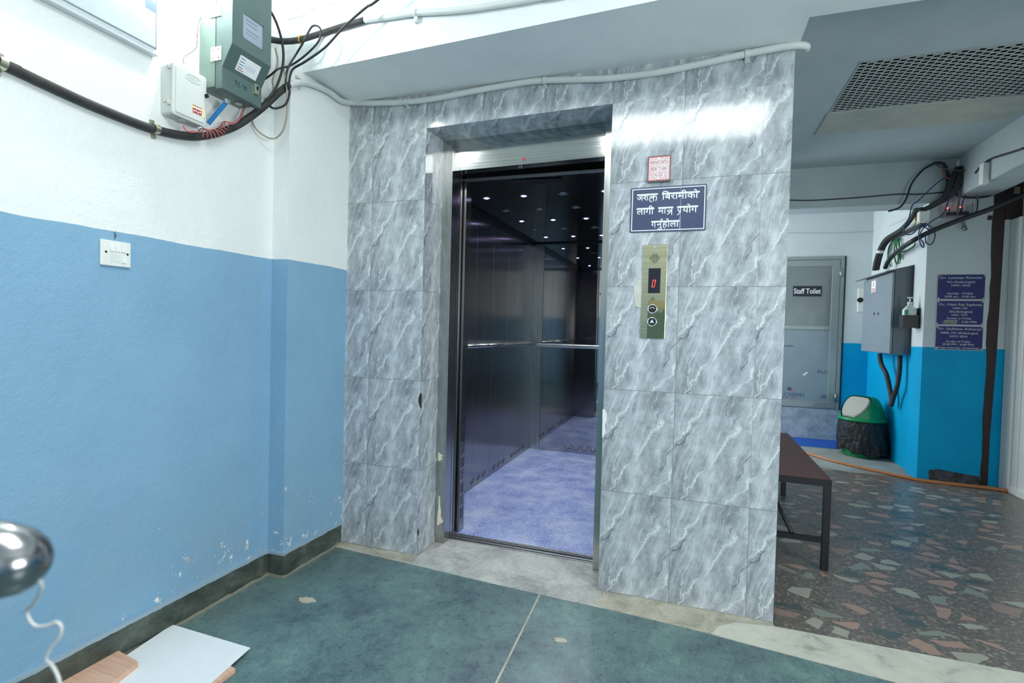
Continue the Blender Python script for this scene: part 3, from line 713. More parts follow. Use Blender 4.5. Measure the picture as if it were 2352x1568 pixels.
q = on(1515, 713.5, -.0070); mb = MB(); mb.box((q.x-.009, -.0074, q.z-.006), (q.x+.010, -.0068, q.z+.006)); lb = mb.build('button_tag', M_BRASS, cp)
mb = MB()
for k in range(3): mb.box((q.x-.006+k*.0045, -.0077, q.z-.003), (q.x-.003+k*.0045, -.0074, q.z+.003))
mb.build('print', M_INKB, lb)
# plaster patch beside it
mb = MB(); pts = [on(p_, q_, 0) for p_, q_ in ((1476, 632), (1464, 648), (1456, 655), (1456, 672), (1458, 690), (1460, 703), (1472, 708), (1476, 700))]
mb.prism([(p_.x, p_.z) for p_ in pts], 'y', -.0022, .0015); struct(mb, 'trim_9', mat_cement('dried_filler', S(186, 188, 178), S(206, 208, 200), 12))
# chipped tile edges and filler beside the opening
mb = MB()
for (pp, rr) in ((((1385, 938), (1391, 950), (1390, 968), (1386, 975), (1388, 990), (1383, 1002), (1380, 1005), (1381, 940)), 0),):
    mb.prism([(on(p_, q_, 0).x+.006, on(p_, q_, 0).z) for p_, q_ in pp], 'y', -.0012, .001)
struct(mb, 'trim_10', M_PAPER)
mb = MB()
for pp in (((966, 901), (962, 912), (961, 922), (965, 935), (968, 938), (969, 905)), ((961, 1213), (959, 1218), (958, 1224), (961, 1232), (962, 1220))):
    mb.prism([(on(p_, q_, 0).x, on(p_, q_, 0).z) for p_, q_ in pp], 'y', -.0012, .001)
struct(mb, 'trim_11', plain('hollow_behind_tile', S(62, 46, 36), .9))
mb = MB()
for pp in (((1007, 1038), (1012, 1043), (1018, 1046), (1013, 1050), (1017, 1053), (1010, 1059), (1006, 1056)), ((1008, 1138), (1010, 1140), (1010, 1158), (1013, 1176), (1012, 1186), (1018, 1198), (1012, 1202), (1010, 1199), (1008, 1206), (1004, 1205), (1005, 1186), (1007, 1166))):
    q = [P(p_, q_, 'y', .1845) for p_, q_ in pp]; mb.prism([(v.x, v.z) for v in q], 'y', .1828, .1852)
struct(mb, 'trim_12', mat_cement('filler_smear', S(214, 212, 190), S(230, 228, 210), 20))

# navy sign in Devanagari ------------------------------------------------
stl, str_, sbl, sbr = [on(*q, -.004) for q in ((1450, 432), (1625, 422), (1446, 533), (1620, 530))]
ns = thing('notice_sign', (stl+sbr)/2, 'navy blue notice with white Devanagari lettering above the brass panel', 'sign')
mb = MB(); sx0, sx1, sz0, sz1 = (stl.x+sbl.x)/2, (str_.x+sbr.x)/2, (sbl.z+sbr.z)/2, (stl.z+str_.z)/2
mb.rbox('y', (sx0, -.004, sz0), (sx1, -.0006, sz1), .006); plate = mb.build('sign_plate', M_NAVY, ns)
mb = MB(); e = .0055; wln = .0038
for lo, hi in (((sx0+e, sz0+e), (sx1-e, sz0+e+wln)), ((sx0+e, sz1-e-wln), (sx1-e, sz1-e)), ((sx0+e, sz0+e+wln), (sx0+e+wln, sz1-e-wln)), ((sx1-e-wln, sz0+e+wln), (sx1-e, sz1-e-wln))):
    mb.box((lo[0], -.0048, lo[1]), (hi[0], -.004, hi[1]))
mb.build('sign_border', M_INKW, ns)
SW, SH = sx1-sx0, sz1-sz0
def sgn(u, v, y=-.0046): return V((sx0+u*SW, y, sz1-v*SH))       # u to the right, v down, 0..1
STK = [0]
def stroke(mb, pts, r=.0019):
    """flat pen stroke of width 2r on the plate"""
    STK[0] += 1; q = [sgn(*p, -.0051-.00006*(STK[0] % 5)) for p in pts]
    if len(q) > 2:
        e = [q[0]*2-q[1]]+q+[q[-1]*2-q[-2]]; o = []
        for i in range(1, len(e)-2):
            A, B, C_, D = e[i-1:i+3]
            for k in range(5): t = k/5; o.append(.5*((2*B)+(C_-A)*t+(2*A-5*B+4*C_-D)*t*t+(3*B-A-3*C_+D)*t**3))
        q = o+[q[-1]]
    vs = []
    for i, p in enumerate(q):
        t = (q[min(i+1, len(q)-1)]-q[max(i-1, 0)]).normalized(); nrm = V((-t.z, 0, t.x))*r
        vs += [p+nrm, p-nrm]
    n = len(vs); vs += [v+V((0, .0004, 0)) for v in vs]; m = len(q)
    fs = []
    for i in range(m-1):
        a = 2*i; fs += [(a, a+1, a+3, a+2), (n+a, n+a+2, n+a+3, n+a+1), (a, a+2, n+a+2, n+a), (a+1, n+a+1, n+a+3, a+3)]
    mb.add(vs, fs)
def bar(mb, u0, u1, v): mb.box(sgn(u0, v+.019, -.00535), sgn(u1, v-.019, -.0048))
def deva(mb, s, u0, u1, v, size):                              # v is the height of the head-line
    p = sgn((u0+u1)/2, v)
    lettering(mb, s, size, p-Z*(size*.60), X, Z, bold=size*.012, width=(u1-u0)*SW)
mb = MB(); szt = .040
deva(mb, '\u0905\u0936', .085, .245, .165, szt); bar(mb, .085, .365, .165)
# ligature k+ta, written as strokes
stroke(mb, [(.308, .165), (.308, .325)])
stroke(mb, [(.308, .215), (.275, .214), (.252, .216)]); stroke(mb, [(.306, .245), (.272, .243), (.256, .262), (.262, .30), (.285, .335)])
stroke(mb, [(.308, .245), (.322, .212), (.343, .215), (.350, .255), (.338, .315)])
deva(mb, '\u093f\u092c\u0930\u093e\u092e\u0940\u0915\u094b', .42, .895, .165, szt); bar(mb, .42, .91, .165)
mb.build('text_line', M_INKW, ns)
mb = MB()
deva(mb, '\u0932\u093e\u0917\u0940', .085, .318, .475, szt); bar(mb, .085, .325, .475)
deva(mb, '\u092e\u093e', .375, .485, .475, szt); bar(mb, .375, .575, .475)
stroke(mb, [(.556, .475), (.556, .64)]); stroke(mb, [(.556, .535), (.520, .530), (.500, .548), (.535, .575)]); stroke(mb, [(.550, .548), (.525, .59), (.500, .625)])
deva(mb, '\u092a', .625, .685, .475, szt); stroke(mb, [(.664, .580), (.648, .625), (.630, .650)])
deva(mb, '\u092f\u094b\u0917', .695, .885, .475, szt); bar(mb, .625, .895, .475)
mb.build('text_line', M_INKW, ns)
mb = MB()
deva(mb, '\u0917', .29, .355, .775, szt); deva(mb, '\u0928\u0941', .363, .435, .775, szt)
stroke(mb, [(.425, .775), (.418, .742), (.426, .722), (.442, .728)])
deva(mb, '\u0939\u094b\u0932\u093e', .437, .655, .775, szt); bar(mb, .29, .663, .775)
mb.build('text_line', M_INKW, ns)
# glue streak across the sign
mb = MB(); mb.prism([(sgn(.662, .06).x, sgn(0, .06).z), (sgn(.672, .06).x, sgn(0, .06).z), (sgn(.680, .96).x, sgn(0, .96).z), (sgn(.655, .96).x, sgn(0, .96).z), (sgn(.652, .75).x, sgn(0, .75).z), (sgn(.668, .6).x, sgn(0, .6).z)], 'y', -.0042, -.004); mb.build('glue_streak', plain('old_glue', S(130, 134, 158), .5), plate)

# fireman's switch ------------------------------------------------------
ftl, ftr, fbl, fbr = [on(*q, -.012) for q in ((1490, 361), (1540, 357), (1488, 416), (1538, 413))]
fs = thing('fireman_switch', (ftl+fbr)/2, 'small red and white striped break-glass switch box on tiles', 'switch box')
fx0, fx1, fz0, fz1 = (ftl.x+fbl.x)/2, (ftr.x+fbr.x)/2, (fbl.z+fbr.z)/2, (ftl.z+ftr.z)/2
mb = MB(); mb.box((fx0-.003, -.0105, fz0-.005), (fx1+.002, -.0005, fz1+.004), bev=.002); mb.build('back_box', plain('dull_grey_metal', S(92, 104, 106), .5), fs)
mb = MB(); mb.box((fx0, -.0125, fz0), (fx1, -.0105, fz1), bev=.0006); fpl = mb.build('glass_plate', M_INKW, fs)
FW, FH = fx1-fx0, fz1-fz0; mb = MB()
yf = -.0128
def fp2(u, v): return V((fx0+u*FW, yf, fz0+v*FH))
for lo, hi in (((0, 0), (1, .03)), ((0, .97), (1, 1)), ((0, .03), (.03, .97)), ((.97, .03), (1, .97))): mb.face([fp2(*lo), fp2(hi[0], lo[1]), fp2(*hi), fp2(lo[0], hi[1])])
def clipline(c):      # diagonal u+v*FH/FW... running "\"
    k = FH/FW; pts = []
    for u in (.03, .97):
        v = c-u/k
        if .03 <= v <= .97: pts.append((u, v))
    for v in (.03, .97):
        u = (c-v)*k
        if .03 < u < .97: pts.append((u, v))
    return sorted(pts)
rows = [(.66, .84, .06, .93), (.41, .58, .13, .84), (.17, .335, .30, .68)]
for n_ in range(1, 21):
    c = n_*.095; pl = clipline(c)
    if len(pl) < 2: continue
    (ua, va), (ub, vb) = pl[0], pl[-1]; N = 60; run = None
    for i in range(N+1):
        t = i/N; u = ua+(ub-ua)*t; v = va+(vb-va)*t
        ok = not any(r[0]-.02 < v < r[1]+.02 and r[2]-.02 < u < r[3]+.02 for r in rows)
        if ok and run is None: run = (u, v)
        if run is not None and (not ok or i == N):
            d_ = .019; mb.face([fp2(*run), fp2(u, v), fp2(min(u+d_*1.3, .98), v+d_*.4), fp2(min(run[0]+d_*1.3, .98), run[1]+d_*.4)]); run = None
mb.build('stripes', M_RED, fpl)
for s, (v0, v1, u0, u1) in zip(("FIREMAN'S SWITCH", 'BREAK TO GAIN', 'ACCESS'), rows):
    mb = MB(); lettering(mb, s, (v1-v0)*FH*1.38, fp2((u0+u1)/2, v0+.005), X, Z, bold=0, width=(u1-u0)*FW*.97, extrude=.0002); mb.build('text_line', M_RED, fpl)
for v in (.91, .10):
    mb = MB(); mb.cyl(fp2(.47, v), fp2(.47, v)-Y*.0015, .0042, 12); mb.build('screw', M_ALU, fs)
# ================================================================== LEFT WALL THINGS
XWL, XPL = -1.45, -1.362
def lw(px, py, x=XWL): return P(px, py, 'x', x)
# six-gang switch ------------------------------------------------------
ca, cb = lw(231, 549, -1.442), lw(299.5, 616, -1.442)
sy0, sy1, sz1_, sz0_ = ca.y, cb.y, 1.4095, 1.327
sw = thing('light_switch', (XWL, (sy0+sy1)/2, sz0_), 'white six-rocker light switch plate on the blue wall', 'light switch')
mb = MB(); mb.box((XWL+.0004, sy0, sz0_), (XWL+.010, sy1, sz1_), bev=.0025); pl_ = mb.build('switch_plate', M_WPLAS, sw)
SWW, SHH = sy1-sy0, sz1_-sz0_
def swp(u, v): return (sy0+u*SWW, sz1_-v*SHH)
for j in range(2):
    for i in range(3):
        u0, v0 = .285+i*.195, .10+j*.42; u1, v1 = u0+.15, v0+.315
        (ya, zb2), (yb, za2) = swp(u0, v0), swp(u1, v1)
        up = not (j == 1 and i < 2); xa = XWL+.0098; t0, t1 = (.0012, .0040) if up else (.0036, .0010)
        mb = MB(); mb.add([(xa, ya, za2), (xa, yb, za2), (xa, yb, zb2), (xa, ya, zb2), (xa+t1, ya, za2), (xa+t1, yb, za2), (xa+t0, yb, zb2), (xa+t0, ya, zb2)],
                          [(0, 1, 2, 3), (4, 5, 6, 7), (0, 1, 5, 4), (2, 3, 7, 6), (1, 2, 6, 5), (0, 3, 7, 4)])
        mb.build('rocker', M_WPLAS, sw)
for u, v in ((.165, .47), (.885, .47)):
    yy, zz = swp(u, v); mb = MB(); mb.cyl((XWL+.0095, yy, zz), (XWL+.0103, yy, zz), .0038, 14); mb.build('screw_hole', M_DARK, sw)
# pencilled note above the switch
mb = MB()
for pts in (((266, 531), (267, 533)), ((261, 536), (263, 534), (265, 538), (262, 540)), ((264, 538), (268, 541)), ((262, 543), (265, 541), (267, 545)), ((262, 546), (265, 545), (264, 548)), ((262, 548), (263, 550))):
    mb.tube([lw(*q, XWL+.0004) for q in pts], .0009, 5, 2)
struct(mb, 'trim_13', M_INKB)

# white plastic fuse box -----------------------------------------------
XF = -1.386
fy0, fy1, fzb, fzt = -.958, -.822, 1.880, 2.066
fb = thing('fuse_box', (XWL, (fy0+fy1)/2, fzb), 'pale grey plastic fuse box with a red sticker left of the green meter box', 'fuse box')
mb = MB(); mb.rbox('x', (XWL+.0005, fy0+.002, fzb+.002), (XF-.014, fy1-.002, fzt-.002), .012, .002); mb.build('box_body', M_GPLAS, fb)
mb = MB(); mb.rbox('x', (XF-.0138, fy0, fzb), (XF-.004, fy1, fzt), .012, .004); mb.rbox('x', (XF-.004, fy0+.010, fzb+.010), (XF, fy1-.010, fzt-.010), .008, .003); lid = mb.build('box_lid', M_GPLAS, fb)
mb = MB()
for rr in (0,):
    pts = [(XF+.0003, (fy0+fy1)/2+.008+.030*math.cos(2*math.pi*k/28), fzt-.032+.012*math.sin(2*math.pi*k/28)-.0) for k in range(29)]
    mb.tube(pts, .0008, 6, 1)
mb.build('raised_badge', M_GPLAS, lid)
mb = MB(); lettering(mb, 'MEGA', .014, (XF+.0004, (fy0+fy1)/2+.008, fzt-.037), Y, Z, bold=0, width=.036, extrude=.0003); mb.build('badge_lettering', M_GPLAS, lid)
mb = MB(); lo, hi = lw(441, 240, XF), lw(470, 273, XF); y0_, y1_, z1_, z0_ = lo.y, hi.y, lw(441, 240, XF).z, lw(462, 270, XF).z
y0_, y1_, z0_, z1_ = lw(441, 240, XF).y, lw(471, 262, XF).y, lw(441, 258, XF).z, lw(441, 238, XF).z
mb.box((XF-.0002, y0_, z0_), (XF+.0005, y1_, z1_)); stk = mb.build('sticker', plain('cream_sticker', S(226, 214, 170), .5), lid)
mb = MB(); w5 = y1_-y0_; h5 = z1_-z0_
mb.box((XF+.0003, y0_+w5*.05, z0_+h5*.06), (XF+.0009, y0_+w5*.72, z0_+h5*.60)); mb.box((XF+.0003, y0_+w5*.05, z0_+h5*.88), (XF+.0009, y0_+w5*.72, z0_+h5*.96))
mb.build('sticker_print', plain('crimson_print', S(160, 40, 66), .5), stk)
mb = MB()
for k in range(4): mb.box((XF+.0008, y0_+w5*(.10+k*.155), z0_+h5*(.20+.08*(k % 2))), (XF+.0012, y0_+w5*(.19+k*.155), z0_+h5*(.40+.06*(k % 2))))
for k in range(4): mb.box((XF+.0008, y0_+w5*(.14+k*.14), z0_+h5*.68), (XF+.0012, y0_+w5*(.22+k*.14), z0_+h5*.80))
mb.build('sticker_print', M_PAPER, stk)
q = lw(477, 222, XF); mb = MB(); mb.cyl((XF-.002, fy1-.006, q.z), (XF+.006, fy1-.006, q.z), .0075, 14); mb.box((XF+.005, fy1-.008, q.z-.007), (XF+.009, fy1-.004, q.z+.007), bev=.001); mb.build('latch_knob', M_BLACK, fb)
for zz in (fzt-.018, fzb+.042):
    mb = MB(); mb.cyl((XF-.02, fy0-.003, zz-.010), (XF-.02, fy0-.003, zz+.010), .0035, 10); mb.box((XF-.026, fy0-.002, zz-.009), (XF-.012, fy0+.002, zz+.009)); mb.build('hinge', M_GPLAS, fb)
mb = MB(); mb.cyl((XWL+.02, fy0-.0006, fzb+.050), (XWL+.02, fy0+.004, fzb+.050), .006, 12); mb.build('knockout', M_ZINC, fb)
mb = MB(); mb.lathe([(.013, 0), (.013, .003), (.010, .004)], (XWL+.033, -.900, fzb+.0015), (0, 0, -1), 18); mb.build('knockout', M_GPLAS, fb)

# grey-green meter box ---------------------------------------------------
m_ = thing('meter_box', (-1.45, -.71, 1.99), 'grey-green steel electricity meter box with hinges on the left wall', 'meter box')
y0m, y1m = -.805, -.615; XA, XB = -1.288, -1.335; zk1, zk2, zb0, ztop = 2.190, 2.108, 2.030, 2.46
# back half and hinged door, in profile (x outward, z up)
XS = -1.368
mb = MB(); mb.prism([(XWL+.0005, zb0+.01), (XS-.001, zb0+.01), (XS-.001, ztop), (XWL+.0005, ztop)], 'y', y0m, y1m); mb.build('box_body', M_GREENDK, m_)
mb = MB()
prof = [(XS+.0012, zb0), (XB, zb0), (XB, zk2), (XA, zk1), (XA, ztop), (XS+.0012, ztop)]
mb.prism(prof, 'y', y0m, y1m, bev=.002); door = mb.build('box_door', M_GREENBOX, m_)
def md(px, py): return P(px, py, 'x', XA+.0004)
wa, wb, wc, wd_ = md(559, 28), md(605, 60), md(606, 115), md(557, 86)
cy_, cz_ = (wa.y+wb.y+wc.y+wd_.y)/4, (wa.z+wb.z+wc.z+wd_.z)/4; hy, hz = abs(wb.y-wa.y)/2, (wa.z-wd_.z+wb.z-wc.z)/4
mb = MB(); mb.rbox('x', (XA-.001, cy_-hy, cz_-hz), (XA+.0006, cy_+hy, cz_+hz), .008); win = mb.build('window_pane', M_PANE, door)
mb = MB(); w0 = .004
for lo, hi in (((-hy, hz-w0), (hy, hz)), ((hy-w0, -hz), (hy, hz))): mb.box((XA+.0004, cy_+lo[0], cz_+lo[1]), (XA+.003, cy_+hi[0], cz_+hi[1]))
mb.build('window_frame', M_GREENBOX, door)
mb = MB()
for k, (a, b) in enumerate(((.55, .62), (.25, .32), (-.25, -.16), (-.5, -.46))): mb.box((XA+.0005, cy_-hy*.75, cz_+hz*a), (XA+.0010, cy_+hy*(.35 if k != 2 else .5), cz_+hz*b))
mb.build('meter_dial', plain('meter_print', S(118, 126, 146), .5), win)
# paper label on the sloping face
su = V((XA, 0, zk1))-V((XB, 0, zk2)); su.normalize(); sn = V((su.z, 0, -su.x))
def slope(y, t, off=.0006): return V((XB, y, zk2))+su*t+sn*off
SL = (V((XA, 0, zk1))-V((XB, 0, zk2))).length
la, lb_ = -.755, -.655
mb = MB(); mb.add([slope(la, SL*.16), slope(lb_, SL*.16), slope(lb_, SL*.78), slope(la, SL*.78), slope(la, SL*.16, .0001), slope(lb_, SL*.16, .0001), slope(lb_, SL*.78, .0001), slope(la, SL*.78, .0001)],
                  [(0, 1, 2, 3), (4, 5, 6, 7), (0, 1, 5, 4), (1, 2, 6, 5), (2, 3, 7, 6), (3, 0, 4, 7)]); lab = mb.build('paper_label', M_PAPER, door)
mb = MB()
for t in (.30, .42, .54, .66): mb.add([slope(la+.006, SL*t, .0009), slope(la+.028, SL*t, .0009), slope(la+.028, SL*(t+.035), .0009), slope(la+.006, SL*(t+.035), .0009)], [(0, 1, 2, 3)])
mb.tube([slope(-.722+k*.0062, SL*(.46+.10*((-1)**k)), .0009) for k in range(9)], .0004, 5, 3)
mb.build('handwriting', plain('faded_blue_ink', S(110, 140, 178), .6), lab)
mb = MB()
for y_a, y_b, t in ((la+.006, la+.036, .21), ): mb.add([slope(y_a, SL*t, .0009), slope(y_b, SL*t, .0009), slope(y_b, SL*(t+.04), .0009), slope(y_a, SL*(t+.04), .0009)], [(0, 1, 2, 3)])
mb.build('red_print', plain('faded_red_print', S(214, 130, 140), .6), lab)
# marker numbers on the lower door
mb = MB(); zz = (zk2+zb0)/2+.004; xx = XB+.0006
def mk(pts): mb.tube([(xx, -.748+a, zz+b) for a, b in pts], .0009, 5, 3)
mk([(.010, .010), (.004, .012), (.003, .006), (.009, .006), (.010, .010), (.008, -.006)])
mk([(.016, .008), (.021, .011), (.022, .006), (.017, -.005), (.025, -.006)])
mk([(.030, .000), (.031, .000)])
mk([(.046, .009), (.040, .011), (.039, .005), (.045, .005), (.046, .009), (.044, -.006)])
mk([(.051, .007), (.056, .010), (.057, .005), (.055, -.005), (.051, -.003), (.051, .007)])
mb.build('marker_numbers', M_INKB, door)
mb = MB(); lq = P(587, 206, 'x', XB); mb.box((XB-.001, lq.y-.010, lq.z-.020), (XB+.008, lq.y+.010, lq.z+.020), bev=.0015); lt = mb.build('door_latch', M_ZINC, door)
mb = MB(); mb.box((XB+.0078, lq.y-.002, lq.z-.002), (XB+.0088, lq.y+.006, lq.z+.014)); mb.build('keyhole', M_DARK, lt)
for z0h, z1h in ((2.225, 2.285), (2.10, 2.155)):
    pass
for px, py in ((497, 23), (497, 124)):
    q = P(px, py, 'y', y0m); mb = MB(); mb.box((q.x-.026, y0m-.003, q.z-.026), (q.x+.026, y0m-.0002, q.z+.026), bev=.001); hg = mb.build('hinge', plain('white_hinge_%d' % py, S(226, 230, 228), .4, .2, .03), m_)
    mb = MB()
    for a in (-1, 1):
        for b in (-1, 1): mb.cyl((q.x+a*.014, y0m-.003, q.z+b*.016), (q.x+a*.014, y0m-.0042, q.z+b*.016), .004, 10)
    mb.build('screws', plain('rusty_screw_%d' % py, S(170, 140, 130), .6), hg)
mb = MB(); mb.box((XS-.0012, y0m-.0006, zb0), (XS+.0012, y0m+.0003, ztop)); mb.build('door_gap', M_DARK, m_)
mb = MB(); q = P(572, 248, 'z', zb0+.01); mb.lathe([(.014, 0), (.014, .004), (.010, .005)], (XWL+.045, -.660, zb0+.010), (0, 0, -1), 18); mb.build('cable_gland', M_GPLAS, m_)
# blue tape with a folded silver end between the two boxes
mb = MB(); a_ = P(486, 275, 'x', -1.40); b_ = P(519, 236, 'x', -1.372); d_ = (b_-a_).normalized(); nn = d_.cross(X).normalized()*.009
mb.add([a_-d_*.02-nn, a_-d_*.02+nn, b_+nn, b_-nn, a_-d_*.02-nn-X*.0015, a_-d_*.02+nn-X*.0015, b_+nn-X*.0015, b_-nn-X*.0015], [(0, 1, 2, 3), (4, 5, 6, 7), (0, 1, 5, 4), (2, 3, 7, 6), (0, 3, 7, 4), (1, 2, 6, 5)])
tp = mb.build('tape_strap', M_TAPE, None, 'blue strap with a bent silver end between fuse box and meter box', 'strap')
mb = MB(); c_ = b_+d_*.008; mb.box(c_-V((.004, .011, .010)), c_+V((.006, .011, .010)), bev=.003); mb.build('silver_end', M_ALU, tp)

# flush wall cabinet at the top left --------------------------------------
XC = -1.418; yc1 = -.985; zc0 = 2.068
wc_ = thing('wall_cabinet', (XWL, -1.26, zc0), 'flat silver-grey wall cabinet at the top left with a blue label', 'cabinet')
mb = MB(); mb.box((XWL+.0005, -1.56, zc0), (XC-.006, yc1, 2.62), bev=.003); mb.build('cabinet_frame', plain('silver_grey_frame', S(214, 222, 226), .35, .2, .03), wc_)
mb = MB(); mb.box((XC-.0058, -1.545, zc0+.022), (XC, yc1-.014, 2.60), bev=.0015); cdoor = mb.build('cabinet_door', plain('silver_grey_door', S(200, 210, 216), .3, .25, .03), wc_)
mb = MB(); a, b = P(335, 1, 'x', XC), P(359, 29, 'x', XC); mb.box((XC-.0002, a.y, P(335, 16, 'x', XC).z), (XC+.0006, b.y, P(335, 1, 'x', XC).z+.012)); mb.build('blue_label', plain('slate_blue_label', S(104, 128, 170), .5), cdoor)
mb = MB(); mb.box((XC-.006, yc1-.0125, zc0+.02), (XC-.003, yc1-.0105, 2.6)); mb.build('door_gap', plain('blue_shadow_gap', S(60, 74, 110), .8), wc_)

# lamp whose glow burns out the wall, just above the frame
lampw = thing('wall_lamp', (XWL, -.875, 2.47), 'small bare wall lamp between cabinet and meter box', 'lamp')
mb = MB(); mb.lathe([(.04, 0), (.04, .012), (.022, .03), (.022, .06)], (XWL, -.875, 2.50), (1, 0, 0), 20); mb.build('lamp_holder', M_WPLAS, lampw)
mb = MB(); mb.lathe([(.001, .058), (.018, .062), (.026, .085), (.024, .10), (.001, .112)], (XWL, -.875, 2.50), (1, 0, 0), 20); mb.build('bulb', G_BULB, lampw)

# heavy conduit round the corner ------------------------------------------
rc = .0145
def chain(specs): return [P(px, py, ax, v) for px, py, ax, v in specs]
c1 = [V((-1.434, -4.25, 1.93)), V((-1.434, -2.6, 1.90))]+chain([(-60, 118, 'x', -1.434), (5, 146, 'x', -1.434), (100, 191, 'x', -1.434), (200, 237, 'x', -1.434), (300, 278, 'x', -1.434), (355, 297, 'x', -1.434), (420, 311, 'x', -1.43), (470, 312, 'x', -1.425), (530, 295, 'x', -1.42), (570, 272, 'x', -1.40), (605, 245, 'x', -1.37), (640, 213, 'x', -1.350), (662, 196, 'x', -1.346)])
c2 = [c1[-1]]+chain([(690, 189, 'x', -1.346), (720, 195, 'x', -1.345), (755, 211, 'x', -1.345), (785, 232, 'x', -1.343)])+chain([(812, 236, 'y', -.017), (860, 237, 'y', -.016), (935, 234, 'y', -.016), (1000, 226, 'y', -.016), (1100, 207, 'y', -.016), (1200, 190, 'y', -.016), (1250, 185, 'y', -.016), (1350, 182, 'y', -.016), (1400, 180, 'y', -.016), (1500, 168, 'y', -.016), (1600, 149, 'y', -.016), (1700, 127, 'y', -.016), (1780, 111, 'y', -.018), (1830, 104, 'y', -.014), (1851, 106, 'y', .01), (1852, 112, 'y', .05)])
cn = thing('cable_conduit', (-1.2, -.5, 1.82), 'thick black conduit sagging along the left wall, white-painted above the lift', 'conduit')
mb = MB(); mb.tube(c1, rc, 12, 6); mb.build('bare_conduit', M_CONDUIT, cn, 'dusty black length of conduit')
mb = MB(); mb.tube(c2, rc*.98, 12, 6); mb.build('painted_conduit', M_PCOND, cn, 'white-painted length of conduit')
def saddle(px, py, ax, v, dirp, mat, label, group, s=1.0):
    c = P(px, py, ax, v); n_ = V((1, 0, 0)) if ax == 'x' else V((0, -1, 0))
    t = (P(dirp[0], dirp[1], ax, v)-c).normalized(); u = n_.cross(t)
    mb = MB(); w = .009*s; R_ = rc*1.12*s; ring = []
    pts = [(-R_*1.9, -rc), (-R_*1.05, -rc)]+[(-R_*math.cos(a), R_*math.sin(a)) for a in [math.pi*k/10 for k in range(11)]]+[(R_*1.05, -rc), (R_*1.9, -rc)]
    vs = []; 
    for (a, b) in pts:
        for sgn_ in (-1, 1): vs.append(c+u*a+n_*b+t*(w*sgn_))
    for (a, b) in pts:
        for sgn_ in (-1, 1): vs.append(c+u*a+n_*(b+.002)+t*(w*sgn_))
    m = len(pts); fs = []
    for i in range(m-1):
        fs += [(2*i, 2*i+1, 2*i+3, 2*i+2), (2*m+2*i, 2*m+2*i+2, 2*m+2*i+3, 2*m+2*i+1), (2*i, 2*i+2, 2*m+2*i+2, 2*m+2*i), (2*i+1, 2*m+2*i+1, 2*m+2*i+3, 2*i+3)]
    mb.add(vs, fs)
    cl_ = mb.build('conduit_clip', mat, None, label, 'clip', group)
    mb = MB()
    for a in (-1.5, 1.5): mb.cyl(c+u*(R_*a)+n_*(-rc+.002), c+u*(R_*a)+n_*(-rc+.004), .003, 8)
    mb.build('screws', M_ZINC, cl_)
GC = 'conduit clips'
saddle(357, 296, 'x', -1.434, (420, 312), M_ZINC, 'brassy saddle clip on the black conduit below the fuse box', GC)
saddle(3, 145, 'x', -1.434, (100, 191), M_ZINC, 'brassy saddle clip on the black conduit at the left edge', GC)
saddle(690, 189, 'x', -1.346, (720, 194), M_PCOND, 'painted clip where the conduit turns white on the pilaster', GC, .95)
saddle(934, 234, 'y', -.016, (1000, 226), M_PCOND, 'painted clip on the white conduit at upper left of the lift opening', GC, .95)
saddle(1252, 185, 'y', -.016, (1350, 182), M_PCOND, 'painted clip on the white conduit above the steel lift header', GC, .95)
saddle(1716, 124, 'y', -.016, (1780, 111), M_PCOND, 'painted clip on the white conduit near the right tile corner', GC, .95)
# second conduit along the beam
def by(x): return -.349-.0526*(x+1.36)
def bm_(px, py, off=.016):
    p = P(px, py, 'y', -.39)
    for _ in range(4): p = P(px, py, 'y', by(p.x)-off)
    return p
cn2 = thing('cable_conduit', (-.8, -.4, 2.38), 'upper conduit along the white beam, black at the meter box end', 'conduit')
k1 = [P(596, 84, 'x', -1.40), P(628, 92, 'x', -1.375), P(655, 95, 'x', -1.345)]+[P(690, 91, 'y', -.44)]+[bm_(740, 76), bm_(790, 60), bm_(838, 46)]
mb = MB(); mb.tube(k1, .0125, 12, 6); mb.build('bare_conduit', M_CONDUIT, cn2)
mb = MB(); mb.tube([k1[-1], bm_(900, 38), bm_(955, 30), bm_(1050, 24), bm_(1150, 10), bm_(1240, -6), bm_(1330, -25), V((.75, by(.75)-.016, 2.445)), V((2.0, by(2.0)-.016, 2.46)), V((3.38, by(3.38)-.016, 2.45))], .0125, 12, 6); mb.build('painted_conduit', M_PCOND, cn2)
q = bm_(955, 30)
mb = MB(); t = (bm_(1000, 27)-bm_(910, 37)).normalized(); mb.cyl(q-t*.008, q+t*.008, .0145, 16); u = Z
mb.box(q+V((-.007, -.002, -.036)), q+V((.007, .014, -.012)), bev=.001); mb.build('conduit_clip', M_PCOND, None, 'painted clip on the upper conduit along the beam', 'clip', GC)
q = P(690, 91, 'y', -.44); mb = MB()
for k in range(3):
    pts = []
    for i in range(13):
        a = 2*math.pi*i/12; pts.append(q+X*(-.004+.004*k)+V((.004*math.sin(a), .0142*math.cos(a), .0142*math.sin(a))))
    mb.tube(pts, .0017, 6, 1)
mb.tube([q+V((0, -.013, -.006)), q+V((.004, -.018, -.014)), q+V((.012, -.018, -.018))], .0015, 6, 4)
mb.build('wire_tie', M_YEL, None, 'yellow wire tie wound round the black upper conduit', 'tie')
